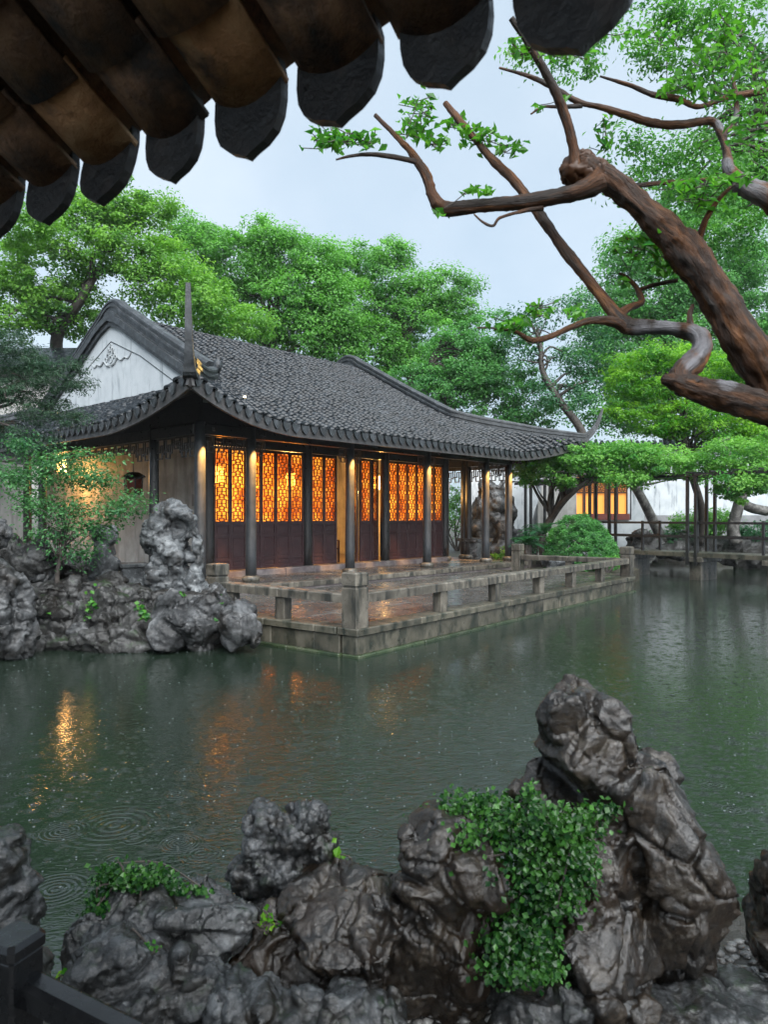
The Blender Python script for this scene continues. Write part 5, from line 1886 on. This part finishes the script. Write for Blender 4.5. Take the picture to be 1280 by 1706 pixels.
DRIP = mesh('drip_tile', dv, df, M_DRIP, False, np.full(len(dv), .35))
random.seed(5)
for i in range(-4, 12):
    a = i * PITCH
    for j in range(0, 15 if -3 < i < 10 else 8):
        d = j * .19
        T = Matrix.Translation(Vector(EV(a + random.uniform(-.006, .006), d, .03 + random.uniform(-.004, .004))))
        me = PANS[random.choices(range(4), (2.5, 3, 3.5, 3))[0]]
        obj('pan_tile', me, EAVE, T @ EM @ Matrix.Rotation(R(3.2), 4, 'X') @ Matrix.Rotation(R(random.uniform(-1.5, 1.5)), 4, 'Z'))
        T = Matrix.Translation(Vector(EV(a + PITCH / 2, d - .01, .155 + random.uniform(-.004, .004))))
        obj('cover_tile', COVER, EAVE, T @ EM @ Matrix.Rotation(R(3.2), 4, 'X'))
    s_ = 1 + random.uniform(-.06, .08)
    Mx = Matrix((Vector(E_A), Vector(-E_I), Vector((0, 0, 1)))).transposed().to_4x4()
    obj('drip_tile', DRIP, EAVE, Matrix.Translation(Vector(EV(a, -.005, .045))) @ Mx @ Matrix.Rotation(R(random.uniform(-12, 2)), 4, 'X') @ Matrix.Rotation(R(random.uniform(-5, 5)), 4, 'Y') @ Matrix.Scale(s_, 4) @ Matrix.Diagonal((.86 + random.uniform(-.05, .05), 1, .88 + random.uniform(-.06, .08), 1)))
# roof body over the tiles and onwards behind
mb = MB()
mb.box((-4, .16, .20), (7, 6.5, .24), lambda a, d, h: EV(a, d, h))
mb.obj('roof_bedding', M_CLAY, EAVE)

# ---------------------------------------------------------------- black railing of the near pavilion
p = P(22, 1556, 1.75)
BR = thing('black_railing', 'black lacquered timber railing post with a sloping rail at the near bank', 'railing', (p[0], p[1], .1))
fr = lambda a, b_, c: (p[0] + a * .92 + b_ * .38, p[1] - a * .38 + b_ * .92, c)
M_BLK = surf('black lacquer', [(.003, .0034, .0042), (.008, .0085, .0095)], 8, (.15, .4), ((40, .3, .004),))
MB().box((-.05, -.05, .05), (.05, .05, p[2] - .035), fr, .008).obj('post', M_BLK, BR)
MB().box((-.056, -.056, p[2] - .034), (.056, .056, p[2]), fr, .012).obj('post_cap', M_BLK, BR)
q0, q1 = P(45, 1640, 1.75), P(250, 1745, 1.62)
v_, f_ = sweep_data([q0 + (q1 - q0) * k for k in np.linspace(0, 1.6, 4)], [(-.035, -.03), (.035, -.03), (.035, .015), (.02, .025), (-.02, .025), (-.035, .015)])
obj('handrail', mesh('handrail', v_, f_, M_BLK), BR)
MB().box((-.03, -.03, .05), (.03, .03, q1[2] - .03), lambda a, b_, c: (q1[0] + a, q1[1] + b_, c)).obj('baluster', M_BLK, BR)
# ---------------------------------------------------------------- the old crooked tree close to the eave
def near_bark():
    m, nt, b = new_mat('wet peeling bark')
    fa = nt.nodes.new('ShaderNodeAttribute')
    fa.attribute_name = 'fibre'
    co = fa.outputs['Vector']
    n = noise(nt, co, 16, 9, .68, .5)
    c = ramp(nt, n, [(.30, (.006, .004, .003)), (.44, (.028, .012, .005)), (.56, (.095, .036, .010)), (.70, (.19, .080, .024))])
    p = noise(nt, co, 13, 6, .6, .6)
    g = nt.nodes.new('ShaderNodeNewGeometry')
    c = mixc(nt, ramp(nt, p, [(.52, (0, 0, 0)), (.62, (1, 1, 1))]), c, (.022, .016, .013))
    t = attr(nt)
    q = noise(nt, co, 14, 6, .7, .6)
    k = ramp(nt, mathn(nt, 'MULTIPLY_ADD', q, .9, mathn(nt, 'SUBTRACT', t, .95)), [(.30, (0, 0, 0)), (.5, (1, 1, 1))])
    c = mixc(nt, k, c, (.13, .128, .138))  # pale tint greys the bark, painted sky gleam included
    nt.links.new(c, b.inputs['Base Color'])
    b.inputs['Roughness'].default_value = .5
    b.inputs['Specular IOR Level'].default_value = .25
    prev = None
    mp = nt.nodes.new('ShaderNodeMapping')
    for sc_, st, di in ((24, 1.0, .03), (90, 1.0, .008)):
        bn = nt.nodes.new('ShaderNodeBump')
        bn.inputs['Strength'].default_value = st
        bn.inputs['Distance'].default_value = di
        nt.links.new(noise(nt, co, sc_, 8, .7, .6), bn.inputs['Height'])
        if prev:
            nt.links.new(prev, bn.inputs['Normal'])
        prev = bn.outputs['Normal']
    nt.links.new(prev, b.inputs['Normal'])
    return m


M_NBARK = near_bark()
CT = thing('crooked_tree', 'old crooked tree with peeling red brown bark reaching over the pond from the bank', 'tree', P(1500, 1400, 2.9))


def branch(name, pts, seed, n=18, pale=None):
    """pts: (u, v, Y, radius in photo pixels); noise gives burls and ridges."""
    raw = np.array([[*P(u, v, Y), r_ * Y / F] for u, v, Y, r_ in pts])
    sp = smooth_path(raw, 14)
    v, f = tube_data(sp[:, :3], np.maximum(sp[:, 3], .002), n)
    v = np.array(v)
    rad = np.repeat(np.maximum(sp[:, 3], .002), n)
    cen = np.repeat(sp[:, :3], n, 0)
    d = v - cen
    k = 1 + .42 * fbm(v * 5 + seed, 3, seed) + .20 * fbm(v * np.array([22, 22, 22]) + seed, 3, seed + 1, True)
    seg = np.repeat(np.cumsum(np.r_[0, np.linalg.norm(np.diff(sp[:, :3], axis=0), axis=1)]), n)
    an = np.tile(np.arange(n) / n * 2 * math.pi, len(sp))
    tw = an + seg * 2.5
    k = k + .16 * fbm(np.stack([np.cos(tw) * 2.2, np.sin(tw) * 2.2, seg * 3.5 + seed], 1), 3, seed + 4, True)
    v = cen + d * k[:, None] * .8
    u_ = UC + F * v[:, 0] / v[:, 1]
    w_ = VH - F * (v[:, 2] - H) / v[:, 1]
    t = np.full(len(v), 0.2)
    for (pu, pv, pr) in PALE:
        t = np.maximum(t, 1.0 * np.exp(-(((u_ - pu) ** 2 + (w_ - pv) ** 2) / (1.25 * pr) ** 2) ** 2))
    me = mesh(name, v, f, M_NBARK, True, t)
    at = me.attributes.new('fibre', 'FLOAT_VECTOR', 'POINT')      # runs round and along the limb
    at.data.foreach_set('vector', np.stack([np.cos(an) * rad, np.sin(an) * rad, seg * .16 + seed], 1).astype(np.float32).ravel())
    return obj(name, me, CT)


# whitish bark, and sky reflected on wet limbs painted in as pale patches
PALE = [(1170, 575, 26), (1150, 600, 22), (1165, 552, 24), (1110, 546, 30), (1070, 545, 22), (1215, 632, 26), (1250, 310, 40), (1215, 275, 16), (1262, 330, 24), (1205, 205, 14), (1222, 190, 16)]
branch('trunk', [(1500, 1500, 3.0, 70), (1440, 1100, 2.95, 62), (1375, 790, 2.9, 44), (1300, 668, 2.9, 35), (1250, 585, 2.9, 32), (1195, 495, 2.92, 31), (1145, 420, 2.95, 32), (1090, 365, 2.97, 26), (1035, 315, 3.0, 22), (985, 282, 3.02, 24), (962, 270, 3.03, 19), (952, 266, 3.03, 8)], 1, 36)
branch('trunk_limb', [(1350, 700, 2.9, 34), (1280, 682, 2.85, 31), (1215, 662, 2.82, 27), (1165, 648, 2.80, 23), (1130, 637, 2.79, 17), (1108, 632, 2.78, 11), (1102, 631, 2.78, 3)], 2, 30)
branch('branch', [(1000, 300, 3.0, 22), (970, 318, 3.0, 17), (930, 327, 3.02, 14), (860, 338, 3.05, 12.5), (790, 344, 3.08, 12), (740, 346, 3.1, 14), (722, 326, 3.1, 11), (714, 300, 3.11, 10), (700, 275, 3.12, 9), (682, 250, 3.13, 7), (655, 222, 3.15, 5), (625, 192, 3.17, 3.5)], 3)
branch('branch', [(703, 272, 3.12, 6), (670, 264, 3.1, 4.5), (620, 257, 3.08, 4), (585, 260, 3.06, 3), (560, 266, 3.05, 1.5)], 4, 8)
branch('branch', [(962, 285, 3.02, 13), (956, 245, 3.0, 8), (944, 200, 2.98, 8), (925, 150, 2.95, 7.5), (898, 100, 2.92, 6.5), (872, 60, 2.9, 5.5), (852, 30, 2.88, 5)], 5)
branch('branch', [(1150, 650, 2.8, 26), (1135, 628, 2.82, 22), (1160, 600, 2.85, 20), (1170, 575, 2.87, 17), (1158, 556, 2.9, 15), (1120, 548, 2.95, 13), (1080, 546, 3.0, 12.5), (1048, 545, 3.03, 14), (1025, 522, 3.06, 11), (985, 470, 3.1, 10), (940, 415, 3.15, 9.5), (900, 358, 3.2, 9), (860, 305, 3.25, 8.5), (820, 265, 3.3, 7.5), (780, 218, 3.35, 6.5), (742, 172, 3.4, 5)], 6)
branch('branch', [(1045, 548, 3.03, 10), (1022, 536, 3.0, 9), (985, 534, 2.98, 7), (950, 546, 2.96, 6.5), (915, 562, 2.94, 6), (885, 566, 2.92, 5), (860, 553, 2.9, 3.5), (825, 547, 2.88, 2.5), (795, 546, 2.86, 1.5)], 7, 10)
branch('branch', [(1028, 527, 3.04, 7), (1050, 512, 3.08, 7), (1070, 503, 3.1, 6), (1062, 480, 3.12, 5), (1045, 462, 3.14, 3.5), (1032, 455, 3.15, 2)], 8, 10)
branch('branch', [(1064, 484, 3.12, 4), (1090, 475, 3.1, 4.5), (1130, 467, 3.08, 4)], 9, 8)
branch('branch', [(1152, 545, 2.9, 6), (1150, 525, 2.92, 5), (1155, 508, 2.94, 3)], 10, 8)
branch('branch', [(1410, 420, 3.5, 26), (1330, 365, 3.5, 24), (1280, 330, 3.5, 21), (1238, 308, 3.5, 17), (1215, 282, 3.52, 12), (1212, 255, 3.55, 9), (1202, 222, 3.58, 9), (1185, 202, 3.6, 8.5), (1140, 207, 3.62, 8), (1090, 205, 3.65, 7.5), (1040, 190, 3.68, 6.5), (1000, 178, 3.7, 5.5), (965, 170, 3.72, 5.5), (930, 150, 3.74, 4.5), (885, 128, 3.76, 3.5), (832, 113, 3.78, 2)], 11)
branch('branch', [(970, 176, 3.72, 4), (935, 178, 3.7, 3.5), (905, 178, 3.68, 3), (885, 190, 3.66, 1.5)], 12, 8)
branch('branch', [(1300, 146, 3.6, 6.5), (1250, 156, 3.6, 6.5), (1205, 165, 3.6, 6), (1165, 178, 3.6, 5.5), (1130, 165, 3.6, 5), (1090, 158, 3.6, 4.5), (1050, 142, 3.6, 4), (1000, 127, 3.6, 2)], 13, 10)
branch('branch', [(1205, 225, 3.58, 6), (1225, 205, 3.6, 6), (1228, 170, 3.62, 5), (1222, 130, 3.64, 3)], 14, 10)
branch('branch', [(1165, 400, 2.95, 10), (1180, 360, 2.9, 6), (1205, 325, 2.86, 4), (1240, 296, 2.82, 2.5)], 15, 8)
branch('branch', [(905, 347, 3.03, 5), (880, 350, 3.02, 4), (835, 362, 3.0, 3), (822, 376, 3.0, 3), (805, 370, 3.0, 2), (790, 357, 3.0, 1.2)], 16, 8)
branch('branch', [(1050, 310, 3.05, 5), (1100, 305, 3.1, 4.5), (1150, 302, 3.1, 4), (1190, 298, 3.1, 3)], 17, 8)
# burl at the sawn end
o = obj('burl', rock_mesh('burl', px_blobs([(965, 280, 28, 26, 0, .06), (990, 290, 28, 24, 0, .06), (950, 285, 16, 20, 0, .05)], 3.03), M_NBARK, .008, .016, 16, 'worn', 400), CT)
# leaf sprays
r_ = np.random.default_rng(77)
pos, nb = [], []
for (u, v, ru, rv, Y, n) in ((560, 232, 44, 18, 3.08, 90), (610, 235, 24, 16, 3.1, 36), (700, 180, 30, 26, 3.15, 46), (690, 215, 30, 22, 3.15, 40), (725, 235, 26, 16, 3.15, 30), (800, 228, 40, 24, 3.35, 60), (850, 245, 26, 14, 3.3, 30), (765, 205, 26, 16, 3.38, 26),
                           (800, 318, 24, 8, 3.07, 26), (735, 356, 16, 6, 3.1, 10), (855, 540, 26, 12, 2.9, 30), (905, 520, 26, 14, 2.95, 34), (830, 545, 24, 6, 2.88, 14), (960, 520, 24, 10, 3.0, 20), (1075, 400, 46, 24, 3.1, 70), (1120, 430, 40, 20, 3.1, 50),
                           (870, 80, 36, 22, 2.95, 50), (940, 90, 40, 12, 3.3, 30), (1010, 215, 20, 24, 3.7, 26), (1010, 240, 24, 16, 3.7, 26), (1130, 140, 40, 30, 3.6, 90), (1200, 90, 40, 36, 3.5, 80), (1150, 310, 50, 14, 3.0, 60), (1170, 335, 40, 14, 2.95, 50), (1220, 300, 30, 12, 2.85, 40), (1210, 60, 46, 40, 2.9, 90), (1260, 120, 40, 40, 3.0, 60), (1190, 150, 36, 30, 3.0, 50), (1110, 60, 40, 26, 3.3, 40), (1250, 220, 40, 30, 3.2, 40), (1060, 415, 36, 20, 3.1, 40), (1040, 470, 20, 10, 3.15, 14), (1100, 450, 26, 14, 3.1, 26), (1010, 50, 40, 26, 3.4, 40), (940, 165, 14, 6, 3.7, 8), (896, 180, 12, 6, 3.68, 8)):
    q = r_.normal(size=(n, 3)) * .5
    for k in range(n):
        y = Y + q[k, 1] * .12
        pos.append(P(u + q[k, 0] * ru, v + q[k, 2] * rv, y))
        nb.append((0, -.25, .8))
pos = np.array(pos)
t = np.clip(.5 + .25 * fbm(pos * 3, 2, 3) + .22 * r_.normal(size=len(pos)), 0, 1)
obj('leaves', leaf_mesh('leaves', pos, np.array(nb), .05, L_NEAR, t, .5, .55, 2.0), CT)
mb = MB()
for i in range(0, len(pos), 3):
    j = min(len(pos) - 1, i + 4)
    if np.linalg.norm(pos[i] - pos[j]) < .16 and True:
        mb.tube([pos[i], (pos[i] + pos[j]) / 2 + (0, 0, -.008), pos[j]], .0022, 4)
mb.obj('twigs', M_BARK, CT)['kind'] = 'stuff'

# rain drops bouncing off the water
v0, f0 = [], []
r_ = np.random.default_rng(5)
V, Fq = [], []
n = 0
for i in range(1300):
    v = 1085 + 560 * r_.random() ** 1.3
    u = r_.uniform(-40, 1320)
    Y = H * F / (v - VH)
    p = P(u, v, Y)
    if Y < 4 or (p[1] > 12 and p[0] < -2):
        continue
    s = r_.uniform(.003, .0105) * (.65 + .04 * Y)
    k = 7
    for j in range(k):
        a = 2 * math.pi * j / k
        V.append((p[0] + s * math.cos(a), p[1] + s * math.sin(a), .001))
    for j in range(k):
        a = 2 * math.pi * j / k
        V.append((p[0] + s * .8 * math.cos(a), p[1] + s * .8 * math.sin(a), .002 + s * .3))
    V.append((p[0], p[1], .002))
    for j in range(k):
        Fq.append((n + j, n + (j + 1) % k, n + k + (j + 1) % k, n + k + j))
        Fq.append((n + k + j, n + k + (j + 1) % k, n + 2 * k))
    n += 2 * k + 1
m_, nt, b = new_mat('splashing water')
b.inputs['Base Color'].default_value = (.09, .11, .11, 1)
b.inputs['Roughness'].default_value = .12
b.inputs['IOR'].default_value = 1.333
props(obj('rain_splashes', mesh('rain_splashes', V, Fq, m_, True)), 'small splashes of rain drops all over the pond', 'splashes', kind='stuff')
# floodlight on the roof that lights the near upswept corner
pl_ = S('f', -.9, .45) + np.array([0, 0, .14])
FL = thing('roof_floodlight', 'small floodlight on the roof tiles that lights the near upswept corner', 'floodlight', pl_)
fr = lambda a, b_, c: (pl_[0] + a, pl_[1] + b_, pl_[2] + c + .05)
MB().box((-.03, -.03, -.03), (.03, .03, .03), fr, .008).obj('lamp_housing', M_DARKWOOD, FL)
MB().box((-.02, -.033, -.018), (.02, -.0305, .018), fr).obj('lamp_glass', glow('floodlight glass', (1, .82, .5), 6), FL)
point('floodlight_beam', (pl_[0] - .08, pl_[1] - .1, pl_[2] + .16), 110, .03, (1, .62, .16), (SPIKE[int(len(SPIKE) * .84)], 34))

# ---------------------------------------------------------------- rain mist
hz = prism('haze', [(-75, -30), (75, -30), (75, 62), (-75, 62)], -3.4, 27.0, None, 'stuff')
props(hz, 'thin rain mist in the air over the garden', 'haze')
m_, nt, b = new_mat('rain mist')
nt.nodes.remove(b)
pv_ = nt.nodes.new('ShaderNodeVolumePrincipled')
pv_.inputs['Color'].default_value = (.9, .95, 1, 1)
pv_.inputs['Density'].default_value = .0003
nt.links.new(pv_.outputs['Volume'], nt.nodes['Material Output'].inputs['Volume'])
hz.data.materials.append(m_)
